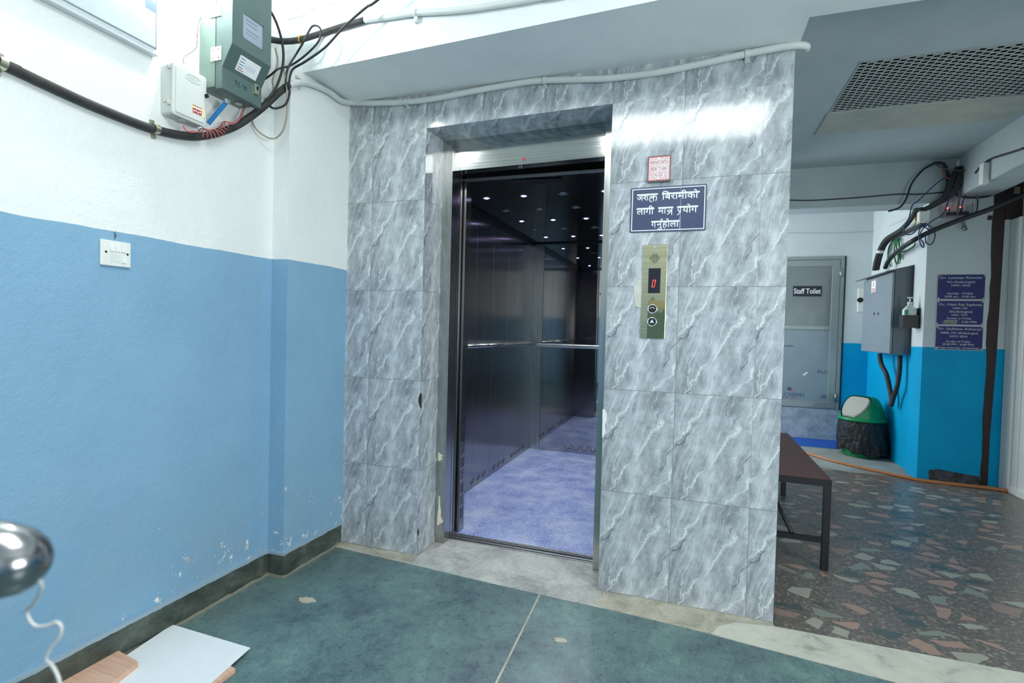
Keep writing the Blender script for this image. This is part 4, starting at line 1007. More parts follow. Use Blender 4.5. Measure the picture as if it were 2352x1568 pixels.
# loose cables ---------------------------------------------------------
def cable(name, pts, r, mat, label, cat='cable', group=None, n=8, sub=6):
    mb = MB(); mb.tube(pts, r, n, sub); return mb.build(name, mat, None, label, cat, group)
GL = 'loose cables beside the meter box'
cable('black_cable', [V((-1.37, -.80, 2.74))]+chain([(590, -20, 'x', -1.33), (612, 10, 'x', -1.33), (636, 55, 'x', -1.325), (650, 110, 'x', -1.32), (648, 160, 'x', -1.32), (632, 205, 'x', -1.33), (610, 235, 'x', -1.36), (600, 252, 'x', -1.38)]), .0052, M_CABLE, 'black cable arching down from the top right of the meter box', group=GL)
cable('black_cable', [V((-.45, -.44, 2.745))]+chain([(880, -10, 'y', -.46), (840, 18, 'y', -.46), (790, 62, 'y', -.46), (745, 110, 'y', -.455), (700, 142, 'y', -.45)])+chain([(672, 160, 'x', -1.322), (664, 190, 'x', -1.322), (665, 215, 'x', -1.322), (655, 240, 'x', -1.325), (632, 249, 'x', -1.34), (618, 243, 'x', -1.365)]), .0048, M_CABLE, 'long black cable dropping from the beam top to the meter box foot', group=GL)
cable('black_cable', chain([(655, 205, 'x', -1.326), (660, 160, 'x', -1.326), (680, 125, 'x', -1.326), (695, 100, 'y', -.462), (706, 78, 'y', -.462), (718, 60, 'y', -.462), (733, 62, 'y', -.462), (737, 78, 'y', -.462), (728, 100, 'y', -.462), (700, 128, 'y', -.456)])+chain([(668, 150, 'x', -1.326), (640, 158, 'x', -1.326), (622, 172, 'x', -1.36), (608, 182, 'x', -1.39)]), .0042, M_CABLE, 'black cable with a raised loop behind the yellow wire tie', group=GL)
cable('beige_cable', chain([(651, 150, 'x', -1.33), (655, 180, 'x', -1.328), (659, 215, 'x', -1.326), (659, 260, 'x', -1.326), (652, 295, 'x', -1.34), (638, 314, 'x', -1.375), (622, 318, 'x', -1.39), (600, 307, 'x', -1.41), (584, 290, 'x', -1.43), (579, 274, 'x', -1.44)]), .0036, M_CREAMW, 'dusty beige cable hanging in a U under the meter box', group=GL)
cable('beige_cable', chain([(632, 110, 'x', -1.40), (638, 140, 'x', -1.39), (632, 165, 'x', -1.39), (626, 185, 'x', -1.395), (628, 205, 'x', -1.40), (618, 222, 'x', -1.41), (606, 228, 'x', -1.42)]), .0038, M_CREAMW, 'short kinked beige cable hugging the meter box right side', group=GL)
cable('white_cable', chain([(634, 50, 'x', -1.44), (648, 43, 'x', -1.43), (664, 43, 'y', -.434), (690, 37, 'y', -.432), (715, 24, 'y', -.432), (737, 12, 'y', -.432), (790, 2, 'y', -.432), (850, -14, 'y', -.432)])+[V((-.3, by(-.3)-.004, 2.58)), V((.8, by(.8)-.004, 2.60)), V((3.38, by(3.38)-.004, 2.6))], .0030, M_PCOND, 'thin white-painted cable at the top of the pilaster', group=GL)
cable('thin_wire', chain([(420, 146, 'x', -1.40), (424, 130, 'x', -1.42), (440, 120, 'x', -1.43), (452, 108, 'x', -1.44), (453, 92, 'x', -1.444), (455, 60, 'x', -1.445), (470, 10, 'x', -1.445), (474, -20, 'x', -1.445)]), .0011, M_INKB, 'thin dark wire rising from the top of the fuse box', 'wire', 'thin wires above the fuse box', 6)
cable('thin_wire', chain([(425, 147, 'x', -1.40), (433, 125, 'x', -1.42), (446, 105, 'x', -1.43), (454, 88, 'x', -1.442), (462, 50, 'x', -1.444), (478, -10, 'x', -1.445)]), .0011, M_REDW, 'thin red wire rising from the top of the fuse box', 'wire', 'thin wires above the fuse box', 6)
# coiled red wires under the boxes
cw = thing('coiled_wire', P(480, 310, 'x', -1.42), 'coiled reddish wires twisting round the conduit under the fuse box', 'wire')
for off in (0, 1):
    base = [P(421, 288+off*2, 'x', -1.40), P(428, 300+off, 'x', -1.395), P(442, 304-off*3, 'x', -1.392)]
    ax_ = [P(458+off*4, 304, 'x', -1.42), P(480, 308, 'x', -1.415), P(500, 306, 'x', -1.41), P(512, 296, 'x', -1.405), P(522, 282, 'x', -1.40)]
    pts = list(base); N = 54; turns = 4.6
    for i in range(N+1):
        t = i/N*(len(ax_)-1); k = min(int(t), len(ax_)-2); p = ax_[k].lerp(ax_[k+1], t-k); d = (ax_[k+1]-ax_[k]).normalized(); e1 = X; e2 = d.cross(X).normalized(); e1 = e2.cross(d)
        a = 2*math.pi*turns*i/N+off*math.pi; pts.append(p+(e1*math.cos(a)+e2*math.sin(a))*.0170*(1-.25*i/N))
    pts += [P(538+off*3, 282, 'x', -1.385), P(549+off*3, 272, 'x', -1.39), P(556+off*4, 255, 'x', -1.41), P(559+off*4, 246, 'x', -1.415)]
    mb = MB(); mb.tube(pts, .0021, 6, 2); mb.build('wire_strand', M_REDW, cw)

# ================================================================== FLOOR ITEMS, LOWER LEFT
def flo(px, py, z): return P(px, py, 'z', z)
def slab(corners, z0, z1, mats, name, label, cat, group=None):
    mb = MB(); n = len(corners); pts = [(c.x, c.y) for c in corners]; mb.prism(pts, 'z', z0, z1)
    return mb.build(name, mats, None, label, cat, group)
# lower plywood strip under the sheet
a, b = flo(541, 1533, .014), flo(528, 1527, .014); far = flo(470, 1590, .014); 
slab([flo(541, 1535, .014), flo(527, 1527, .014), flo(420, 1590, .014), flo(436, 1612, .014)], .0005, .014, M_PLY, 'plywood_strip', 'narrow plywood strip lying under the white sheet', 'board')
slab([flo(396, 1433, .0175), flo(575, 1487, .0165), flo(420, 1625, .0165), flo(190, 1570, .0175)], .0145, .0165, M_PAPER, 'white_sheet', 'white rectangular board sheet lying on the green floor', 'sheet')
slab([flo(266, 1490, .034), flo(318, 1519, .034), flo(217, 1600, .034), flo(90, 1580, .034)], .0168, .034, M_PLY, 'plywood_board', 'pinkish plywood board lying across the white sheet corner', 'board')

# out-of-focus chrome rail end with a hanging cord -------------------------
cc = PD(-33, 1281, .40); ra = thing('chrome_rail', (cc.x, cc.y, 0), 'blurred shiny chrome rail end poking in at the left edge', 'rail')
ax = (CR*.97-CU*.20+_f*.1).normalized()
mb = MB(); prof = [(.0005, .0435), (.008, .042), (.015, .0385), (.021, .032), (.0255, .022), (.0275, .010), (.0278, -.004), (.0268, -.02), (.0255, -.05), (.0252, -.10), (.0252, -.30)]
mb.lathe([(.0005, -.325), (.012, -.323), (.021, -.316)]+prof[::-1], cc, ax, 40); mb.build('rail_tube', M_CHROME, ra)
pb = cc-ax*.22
mb = MB(); mb.cyl((pb.x, pb.y, 0), (pb.x, pb.y, pb.z-.02), .021, 24); mb.lathe([(.045, 0), (.045, .006), (.024, .014)], (pb.x, pb.y, .0), (0, 0, 1), 24); mb.build('post', M_CHROME, ra)
cord = [PD(88, 1325, .405), PD(96, 1350, .41), PD(78, 1385, .43), PD(62, 1402, .45), PD(68, 1424, .45), PD(84, 1438, .45), PD(110, 1436, .45), PD(130, 1429, .45), PD(141, 1440, .45), PD(137, 1462, .45), PD(118, 1486, .45), PD(106, 1512, .45), PD(118, 1526, .45), PD(130, 1546, .45), PD(138, 1575, .45), PD(140, 1640, .46), PD(150, 1700, .48)]
cable('cord', cord, .0014, plain('grey_white_cord', S(196, 198, 198), .7), 'blurred white cord dangling from the chrome rail end', 'cord')
# ================================================================== RIGHT: BENCH
bx0, bx1, byf, byb, bz = .735, 1.034, .615, 1.90, .455
bn = thing('bench', ((bx0+bx1)/2, (byf+byb)/2, 0), 'long bench with brown laminate top and black steel frame beside the tiled wall', 'bench')
mb = MB(); mb.box((bx0+.004, byf+.004, bz-.012), (bx1-.004, byb-.004, bz), bev=.001); mb.build('bench_top', M_LAMI, bn)
mb = MB(); fh = .032
mb.box((bx0, byf, bz-fh-.004), (bx1, byf+.025, bz-.002)); mb.box((bx0, byb-.025, bz-fh-.004), (bx1, byb, bz-.002)); mb.box((bx0, byf+.025, bz-fh-.004), (bx0+.025, byb-.025, bz-.0125)); mb.box((bx1-.004, byf+.025, bz-fh-.004), (bx1, byb-.025, bz-.001)); mb.build('top_frame', M_FRAME, bn)
for xa in (bx0, bx1-.032):
    for ya in (byf, byb-.03):
        mb = MB(); mb.box((xa, ya, 0), (xa+.032, ya+.03, bz-fh-.0045), bev=.002); mb.build('leg', M_FRAME, bn)
for ya in (byf+.004, byb-.026):
    mb = MB(); mb.box((bx0+.032, ya, .135), (bx1-.032, ya+.022, .160)); mb.build('lower_rail', M_FRAME, bn)
mb = MB(); mb.tube([(.87, byf+.014, .160), (bx0+.012, byf+.50, bz-.04)], .011, 6); mb.build('brace', M_FRAME, bn)

# ================================================================== RIGHT: TOILET DOOR
d2 = thing('door_2', (1.5, YD, dz0), None, None, kind='structure')
def dp(px, py, y=YD-.004): return P(px, py, 'y', y)
xo = dp(1923, 940).x; xo_t = dp(1943, 600).x; xR = (xo+xo_t)/2
mb = MB(); mb.box((xR-.035, YD-.012, dz0), (xR, YD+.10, dz1)); mb.box((dl, YD-.012, dz1-.035), (xR-.035, YD+.10, dz1)); mb.box((dl-.03, YD-.012, dz0), (dl, YD+.10, dz1)); mb.build('door_frame', M_ALUF, d2)
xs = xR-.039; st_w = .075
mb = MB(); yD1, yD2 = YD-.008, YD+.03
mb.box((xs-st_w, yD1, dz0+.006), (xs, yD2, dz1-.039), bev=.003); mb.box((dl+.004, yD1, dz1-.039-.07), (xs-st_w, yD2, dz1-.039), bev=.003); mb.box((dl+.004, yD1, dz0+.006), (xs-st_w, yD2, dz0+.076), bev=.003)
zm = dp(1850, 752).z; mb.box((dl+.004, yD1, zm-.022), (xs-st_w, yD2, zm+.022), bev=.003); dleaf = mb.build('door_frame', M_ALUF, d2, 'aluminium stiles and rails of the door leaf')
mb = MB(); mb.box((dl+.004, YD+.002, zm+.022), (xs-st_w, YD+.02, dz1-.109)); mb.build('door_panel', M_DOORP, d2)
mb = MB(); mb.box((dl+.004, YD+.002, dz0+.076), (xs-st_w, YD+.02, zm-.022)); lowp = mb.build('door_panel', plain('film_covered_panel', S(128, 146, 154), .35, 0, .06, 5), d2)
for py in (627, 912):
    q = dp(1932 if py < 700 else 1916, py); mb = MB(); mb.box((xR-.060, YD-.016, q.z-.045), (xR-.018, YD-.0125, q.z+.045), bev=.001); mb.cyl((xR-.038, YD-.018, q.z-.047), (xR-.038, YD-.018, q.z+.047), .006, 10); mb.build('hinge', mat_steel('hinge_steel_%d' % py, (.5, .5, .48), .35, axis='n'), d2)
# printed protective film on the lower panel
def film(s, pxl, pxr, pyb, pyt, mat, name='film_print', shear=0):
    a, b, t = dp(pxl, pyb, YD+.0015), dp(pxr, pyb, YD+.0015), dp(pxl, pyt, YD+.0015)
    h = t.z-a.z; mb = MB(); lettering(mb, s, h*1.38, V(((a.x+b.x)/2, YD+.0015, (a.z+b.z)/2)), X, Z, bold=0, width=b.x-a.x, extrude=.0002); mb.build(name, mat, lowp)
M_FILMB = plain('film_blue_print', S(40, 78, 128), .5, 0, .02); M_FILMR = plain('film_red_print', S(176, 74, 84), .5, 0, .02)
film('ALCHEMY', 1783, 1849, 910, 901, M_FILMB); film('ALU', 1876, 1903, 857, 849, M_FILMB); film('\u0905\u0932', 1884, 1906, 915, 906, M_FILMB)
def quadp(pts, mat, name, par, y=YD+.0015):
    mb = MB(); q = [dp(*p_, y) for p_ in pts]; mb.prism([(v.x, v.z) for v in q], 'y', y-.0004, y+.0004); return mb.build(name, mat, par)
quadp([(1807, 891), (1814, 888), (1819, 895), (1812, 897)], M_FILMB, 'film_emblem', lowp); quadp([(1814, 888.5), (1817, 889.5), (1820.5, 895.5), (1816, 897.5)], M_FILMR, 'film_emblem', lowp, YD+.0010)
quadp([(1796, 912.2), (1831, 913.2), (1831, 914.4), (1796, 913.4)], M_FILMR, 'film_print', lowp); quadp([(1889, 918), (1902, 918.6), (1902, 919.8), (1889, 919.2)], M_FILMR, 'film_print', lowp); quadp([(1889, 858.5), (1902, 859), (1902, 860), (1889, 859.5)], M_FILMR, 'film_print', lowp)
quadp([(1802, 793), (1822, 793.5), (1822, 795.5), (1802, 795)], M_FILMB, 'film_print', lowp)
quadp([(1842, 861), (1854, 853), (1855, 856), (1848, 862)], M_PAPER, 'torn_film', lowp)
# sign on the door
tl, br = dp(1820, 655.5, YD-.004), dp(1889, 681, YD-.004)
ts = thing('toilet_sign', (tl+br)/2, 'small black Staff Toilet sign on the grey door', 'sign')
mb = MB(); tx0, tx1 = tl.x, br.x; tz1, tz0 = dp(1855, 655, YD-.004).z, dp(1855, 682, YD-.004).z
mb.rbox('y', (tx0, YD-.003, tz0), (tx1, YD+.0015, tz1), .006); mb.build('sign_rim', plain('grey_sign_rim', S(110, 122, 134), .4), ts)
mb = MB(); mb.box((tx0+.009, YD-.0038, tz0+.008), (tx1-.009, YD-.003, tz1-.008)); mb.build('sign_face', plain('ink_navy', S(16, 24, 44), .4), ts)
mb = MB(); h = (tz1-tz0); lettering(mb, 'Staff Toilet', h*.62, ((tx0+tx1)/2, YD-.0042, tz0+h*.30), X, Z, bold=h*.008, width=(tx1-tx0)*.88)
mb.build('text_line', M_INKW, ts)

# ================================================================== RIGHT: GREY SWITCHGEAR CABINET
GX, GY0, GY1, GZ0, GZ1 = 2.005, 3.13, 3.95, 1.02, 1.752
gc = thing('switch_cabinet', (2.1, 3.54, GZ0), 'grey steel electrical cabinet with sloping lid on the far white wall', 'cabinet')
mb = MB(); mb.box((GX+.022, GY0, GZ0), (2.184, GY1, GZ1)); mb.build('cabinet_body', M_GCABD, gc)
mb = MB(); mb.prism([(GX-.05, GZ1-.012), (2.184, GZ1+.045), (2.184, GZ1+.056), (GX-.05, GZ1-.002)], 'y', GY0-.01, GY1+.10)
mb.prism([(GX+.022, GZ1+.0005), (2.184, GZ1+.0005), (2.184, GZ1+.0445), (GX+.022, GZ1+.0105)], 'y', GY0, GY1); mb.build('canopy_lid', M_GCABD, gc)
ym = P(2016, 720, 'x', GX).y
for a, b in ((GY0+.003, ym-.001), (ym+.001, GY1-.003)):
    mb = MB(); mb.box((GX, a, GZ0+.004), (GX+.020, b, GZ1-.014), bev=.002); dr_ = mb.build('cabinet_door', M_GCAB, gc)
    q = P(2018 if a < 3.3 else 2009, 720, 'x', GX); mb = MB(); mb.cyl((GX, q.y, q.z), (GX-.008, q.y, q.z), .012, 14); mb.build('door_lock', M_CHROME, dr_)
mb = MB(); q0, q1 = P(2001, 672, 'x', GX-.0006), P(2012, 640, 'x', GX-.0006); q0z, q1z = P(2006, 671, 'x', GX).z, P(2007, 643, 'x', GX).z
mb.box((GX-.0008, min(q0.y, q1.y), q0z), (GX+.0002, max(q0.y, q1.y), q1z)); stk = mb.build('warning_sticker', M_PAPER, dr_)
mb = MB(); ya, yb = min(q0.y, q1.y), max(q0.y, q1.y); hh = q1z-q0z; ww = yb-ya
for k in range(4): mb.box((GX-.0014, ya+ww*.08, q0z+hh*(.03+k*.085)), (GX-.0008, yb-ww*.08, q0z+hh*(.075+k*.085)))
mb.box((GX-.0014, ya+ww*.05, q1z-hh*.08), (GX-.0008, yb-ww*.05, q1z-hh*.03)); mb.box((GX-.0014, ya+ww*.42, q0z+hh*.45), (GX-.0008, ya+ww*.58, q0z+hh*.62)); mb.cyl((GX-.0008, ya+ww*.5, q0z+hh*.72), (GX-.0014, ya+ww*.5, q0z+hh*.72), hh*.10, 14)
mb.build('sticker_print', M_RED, stk)
mb = MB(); mb.box((GX+.0205, GY0-.0005, GZ0+.004), (GX+.0218, GY1, GZ1-.01)); mb.build('door_gap', M_DARK, gc)
# isolator behind it on the door wall
ia, ib = P(1968, 716, 'y', YD), P(1982, 662, 'y', YD)
iso = thing('isolator_switch', (ib.x, YD, ia.z), 'white isolator plate with a black rotary knob behind the grey cabinet', 'switch')
mb = MB(); mb.box((ia.x, YD-.03, ia.z), (ib.x+.05, YD-.0005, ib.z), bev=.003); mb.build('plate', M_WPLAS, iso)
q = P(1975, 689, 'y', YD-.03); mb = MB(); mb.cyl(q, q-Y*.025, .026, 18); mb.box((q.x-.034, q.y-.045, q.z-.012), (q.x+.034, q.y-.024, q.z+.012), bev=.004); mb.build('rotary_knob', M_BLACK, iso)
# sanitiser in its bracket on the column
HY = 2.975
ha, hb_ = P(2069, 752, 'y', HY), P(2105, 724, 'y', HY)
hd_ = thing('bottle_bracket', (2.15, HY, ha.z), 'black metal bottle bracket on the white column edge', 'bracket')
mb = MB(); zb1, zt1 = ha.z, hb_.z
mb.box((ha.x, HY-.045, zb1), (2.148, HY+.045, zb1+.004)); mb.box((ha.x, HY-.045, zb1+.004), (ha.x+.004, HY+.045, zt1)); mb.box((ha.x+.004, HY-.045, zb1+.004), (2.148, HY-.041, zt1)); mb.box((ha.x+.004, HY+.041, zb1+.004), (2.148, HY+.045, zt1)); mb.build('basket', M_BLACK, hd_)
mb = MB(); mb.box((2.148, HY-.05, zb1-.005), (2.1535, HY+.05, zt1+.06), bev=.002); mb.build('back_plate', M_BLACK, hd_)
bxc = (ha.x+2.148)/2
bo = thing('sanitizer_bottle', (bxc, HY, zb1+.005), 'white pump sanitizer bottle standing in the black bracket', 'bottle')
zs = P(2085, 706, 'y', HY).z; zcap = P(2085, 697, 'y', HY).z; ztop_ = P(2085, 682, 'y', HY).z
mb = MB(); secs = [(zb1+.006, .049, .037), (zs-.02, .048, .036), (zs-.004, .036, .030), (zs+.018, .016, .015), (zs+.026, .0145, .0145)]; vs = []; fs = []; n = 24
for (z_, rx, ry) in secs:
    for k in range(n):
        a = 2*math.pi*k/n; ca_, sa_ = math.cos(a), math.sin(a); e_ = .55
        vs.append((bxc+rx*math.copysign(abs(ca_)**e_, ca_), HY+ry*math.copysign(abs(sa_)**e_, sa_), z_))
for j in range(len(secs)-1):
    for k in range(n): fs.append((j*n+k, j*n+(k+1) % n, (j+1)*n+(k+1) % n, (j+1)*n+k))
fs += [tuple(range(n))[::-1], tuple((len(secs)-1)*n+k for k in range(n))]
mb.add(vs, fs, smooth=True); mb.build('bottle_body', plain('translucent_white_plastic', S(206, 216, 214), .35, 0, .03), bo)
mb = MB(); mb.cyl((bxc, HY, zs+.026), (bxc, HY, zs+.046), .0175, 18); mb.cyl((bxc, HY, zs+.046), (bxc, HY, ztop_-.008), .005, 10); mb.box((bxc-.020, HY-.008, ztop_-.010), (bxc+.018, HY+.008, ztop_), bev=.003); mb.build('pump_head', M_WPLAS, bo)
mb = MB(); mb.box((bxc-.0475, HY-.038, zt1+.004), (bxc-.020, HY-.0365, zs-.022)); mb.build('green_label', plain('green_label', S(30, 140, 100), .45), bo)

# ================================================================== RIGHT: BIN
bc = V((1.965, 3.675, 0)); 
bi = thing('waste_bin', bc, 'round waste bin with green swing lid and black bag skirt', 'bin')
mb = MB(); mb.lathe([(.150, 0), (.155, .010), (.165, .06), (.178, .22), (.188, .355), (.184, .355), (.15, .06)], bc, n=36); mb.build('bin_body', M_BINGREEN, bi)
# the bag: pleated skirt with a loose tail on the right
def bag_pt(a, t):
    r = .198+.018*t-.02*t*t; dx, dy = math.cos(a), math.sin(a)
    w = .006*math.sin(7*a+3*t)+.005*math.sin(17*a-5*t)+.004*math.sin(29*a+9*t)
    tail = max(0, math.cos(a+.35))**4*(.075*t**1.3)
    z = .345-t*(.298+.02*math.sin(3*a)+.012*math.sin(8*a))-max(0, math.cos(a+.35))**6*t*.035
    return V((bc.x+(r+w*(.3+t)+tail)*dx, bc.y+(r+w*(.3+t)+tail*.5)*dy, z))
mb = MB(); n = 96; m = 18; vs = [bag_pt(2*math.pi*k/n, j/m) for j in range(m+1) for k in range(n)]
mb.add(vs, [(j*n+k, j*n+(k+1) % n, (j+1)*n+(k+1) % n, (j+1)*n+k) for j in range(m) for k in range(n)], smooth=True)
mb.add([bag_pt(2*math.pi*k/n, 0) for k in range(n)]+[bc+V((.186*math.cos(2*math.pi*k/n), .186*math.sin(2*math.pi*k/n), .352)) for k in range(n)], [(k, (k+1) % n, n+(k+1) % n, n+k) for k in range(n)], smooth=True)
mb.build('bag_skirt', M_BAG, bi)
# lid: rim ring, domed hood cut by a slanting mouth, and the flap
mb = MB(); mb.lathe([(.190, .352), (.205, .350), (.207, .362), (.203, .374), (.186, .380), (.182, .372)], bc, n=40); mb.build('lid_rim', M_BINGREEN, bi)
def hood_z(a, rr):   # ridge-like hood: tall along a line, falling to both sides
    return 0
mb = MB(); N = 40; vs = []
MX = V((-.82, -.57, 0)).normalized()                      # the mouth looks left and towards us
def hood(u, a):      # u 0 rim .. 1 top
    dx, dy = math.cos(a), math.sin(a); side = dx*MX.x+dy*MX.y
    top = V((bc.x+.055*dx-.01, bc.y+.055*dy, .585)) if True else None
    r = .190*(1-u)**.62+.058*u
    k = max(0, side)
    z = .378+(.205)*(1-(1-u)**1.7)
    return V((bc.x+r*dx, bc.y+r*dy, z))
J = 10
vs = [hood(j/J, 2*math.pi*k/N) for j in range(J+1) for k in range(N)]
fs = [(j*N+k, j*N+(k+1) % N, (j+1)*N+(k+1) % N, (j+1)*N+k) for j in range(J) for k in range(N)]+[tuple(J*N+k for k in range(N))]
# cut the hood with the mouth plane
cutn = (MX*.80+Z*.62).normalized(); cutp = V((bc.x, bc.y, 0))+MX*.092+Z*.487
bmh = bmesh.new(); bv = [bmh.verts.new(v) for v in vs]
for f in fs: bmh.faces.new([bv[i] for i in f])
bmesh.ops.bisect_plane(bmh, geom=bmh.verts[:]+bmh.edges[:]+bmh.faces[:], plane_co=cutp, plane_no=cutn, clear_outer=True)
edge = [e for e in bmh.edges if e.is_boundary and all(abs((v.co-cutp).dot(cutn)) < 1e-5 for v in e.verts)]
rim = list({v for e in edge for v in e.verts}); rimc = [v.co.copy() for v in rim]
bmh.verts.index_update(); mb.add([v.co.copy() for v in bmh.verts], [[v.index for v in f.verts] for f in bmh.faces], smooth=True); bmh.free(); mb.build('lid_hood', M_BINGREEN, bi)
cen = sum(rimc, V())/len(rimc); e1 = cutn.cross(Z).normalized(); e2 = cutn.cross(e1)
rimc.sort(key=lambda p: math.atan2((p-cen).dot(e2), (p-cen).dot(e1)))
mb = MB(); n = len(rimc); pin = [cen+(p-cen)*.93-cutn*.004 for p in rimc]; pout = [cen+(p-cen)*.86+cutn*.008 for p in rimc]; pbk = [cen+(p-cen)*.93-cutn*.012 for p in rimc]
mb.add(pbk+pin+pout, [(k, (k+1) % n, n+(k+1) % n, n+k) for k in range(n)]+[(n+k, n+(k+1) % n, 2*n+(k+1) % n, 2*n+k) for k in range(n)]+[tuple(2*n+k for k in range(n)), tuple(range(n))[::-1]]); mb.build('swing_flap', M_BINGREY, bi)

# ================================================================== RIGHT: DOCTORS' SIGNS
def signboard(pxs, rows_, label, scrap=None):
    q = [P(*p_, 'y', 2.856) for p_ in pxs]
    x0, x1, z1, z0 = (q[0].x+q[2].x)/2, (q[1].x+q[3].x)/2, (q[0].z+q[1].z)/2, (q[2].z+q[3].z)/2
    s = thing('name_board', ((x0+x1)/2, 2.86, z0), label, 'sign', None)
    mb = MB(); mb.box((x0-.006, 2.857, z0-.005), (x1+.006, 2.8595, z1+.005)); mb.build('board_rim', plain('pale_board_rim_%d' % int(z0*100), S(190, 196, 200), .5), s)
    mb = MB(); mb.box((x0, 2.8545, z0), (x1, 2.857, z1)); bd = mb.build('board_face', M_NAVY2, s)
    w, h = x1-x0, z1-z0
    for (body, v, ht, u0, u1) in rows_:
        mb = MB(); lettering(mb, body, h*ht*1.35, (x0+w*(u0+u1)/2, 2.8541, z0+h*v), X, Z, bold=h*ht*.022, width=w*(u1-u0), extrude=.0002); mb.build('text_line', M_INKG, s)
    for a in (.02, .98):
        for b in (.04, .96): mb = MB(); mb.cyl((x0+w*a, 2.8545, z0+h*b), (x0+w*a, 2.8535, z0+h*b), .004, 8); mb.build('screw', M_ALU, s)
    if scrap:
        u0, u1, v0, v1 = scrap; mb = MB(); mb.prism([(x0+w*u0, z0+h*v0), (x0+w*(u1-.03), z0+h*v0), (x0+w*u1, z0+h*v1), (x0+w*(u0+.02), z0+h*v1)], 'y', 2.8530, 2.8540); sc_ = mb.build('taped_scrap', plain('grey_scrap_paper', S(150, 156, 152), .6), s, 'grey taped-on paper scrap with hand-written time')
        mb = MB(); lettering(mb, '12:00 PM', h*.10, (x0+w*(u0+u1)/2, 2.8527, z0+h*(v0+.025)), X, Z, width=w*(u1-u0)*.86, extrude=.0002); mb.build('handwriting', M_INKB, sc_)
    return s
signboard([(2155, 631), (2263, 630), (2153, 687), (2261, 686)], [('Dr. Laxman Kunwar', .83, .10, .04, .95), ('MD (Radiologist)', .66, .085, .19, .79), ('NMC: 2568', .52, .085, .29, .69), ('Sunday - Friday', .19, .085, .21, .76), ('8:00 am - 9:00 am', .06, .085, .16, .81)], 'top navy doctor board with Sunday - Friday hours')
signboard([(2153, 691), (2259, 691), (2151, 745), (2257, 745)], [('Dr. Mani Raj Sapkota', .80, .105, .04, .97), ('MBBS, MD', .655, .075, .34, .66), ('(Radiologist)', .505, .09, .27, .77), ('NMC:  9777', .365, .08, .32, .67), ('Sunday to Friday', .225, .08, .22, .76), ('(', .07, .09, .125, .14), ('- 2:00 PM)', .07, .09, .49, .87)], 'middle navy doctor board with a taped paper scrap over the time', (.145, .47, .02, .185))
signboard([(2150, 749), (2257, 750), (2149, 802), (2256, 803)], [('Dr. Sadhana Acharya', .85, .10, .04, .97), ('MBBS, MD (Radiologist)', .68, .085, .09, .90), ('NMC: 8024', .53, .085, .30, .68), ('Sunday to Friday', .31, .08, .22, .75), ('(5:30 PM - 6:00 PM)', .18, .085, .15, .82), ('Except Saturday, Wednesday', .04, .075, .03, .95)], 'lowest navy doctor board just above the blue dado')

# ================================================================== RIGHT: OLD BROWN DOOR FRAME, WHITE DOOR
FYB = 2.858
def fq(px, py): return P(px, py, 'y', FYB)
d3 = thing('door_3', (2.65, 2.86, 0), None, None, kind='structure')
random.seed(11); zs_ = [0.0, .05, .10, .14]+[.14+k*.09 for k in range(1, 25)]; zs_ = [z_ for z_ in zs_ if z_ < 2.30]+[2.305]
xsL = lambda z_: 2.585+.004*math.sin(9*z_)+random.uniform(-.004, .004)
xsR = lambda z_: 2.628+(.020 if z_ > .6 else .010*z_/.6*2)
mb = MB(); pts = [(2.566, 0.0), (2.582, .05), (2.576, .10)]+[(xsL(z_)-.006, z_) for z_ in zs_[4:]]+[(2.655, 2.305), (2.655, 2.115), (2.650, 1.6), (2.645, 1.1), (2.628, .4), (2.627, 0)]
mb.prism(pts, 'y', 2.8565, 2.8605); mb.build('jamb', M_BROWN, d3)
mb = MB(); mb.box((2.655, 2.850, 2.115), (2.90, 2.8605, 2.62)); mb.box((2.572, 2.8562, 2.3055), (2.655, 2.8605, 2.62)); mb.box((2.545, 2.8500, 2.117), (2.5715, 2.8605, 2.150)); hdn = mb.build('lintel', M_BROWN, d3)
q = fq(2334, 437); mb = MB(); mb.box((q.x-.018, 2.846, q.z-.028), (q.x+.018, 2.8498, q.z+.025)); mb.build('paint_patch', plain('bare_wood_patch', S(150, 130, 120), .7), hdn)
# scraped brown base of the column
mb = MB(); mb.prism([(2.235, 0.0), (2.236, .085), (2.30, .10), (2.42, .085), (2.50, .075), (2.575, .072), (2.58, 0.0)], 'y', 2.8568, 2.8605); struct(mb, 'trim_14', mat_cement('scraped_brown_base', S(44, 32, 32), S(84, 92, 98), 14, .7))
mb = MB(); mb.prism([(2.150, 0), (2.150, .035), (2.19, .045), (2.234, .04), (2.234, 0)], 'y', 2.850, 2.8599); struct(mb, 'trim_15', M_CWALL)
d4 = thing('door_4', (2.72, 2.4, 0), None, None, kind='structure')
mb = MB(); mb.box((2.692, 2.725, 0), (2.7595, 2.855, 2.114), bev=.006); mb.build('door_frame', M_WPLAS, d4)
mb = MB(); mb.box((2.690, 1.6, 0), (2.745, 2.723, .05), bev=.004); mb.box((2.712, 1.6, .05), (2.745, 2.723, 2.1)); mb.box((2.704, 2.64, .05), (2.712, 2.70, 2.1), bev=.003); mb.build('door_panel', M_WPLAS, d4)

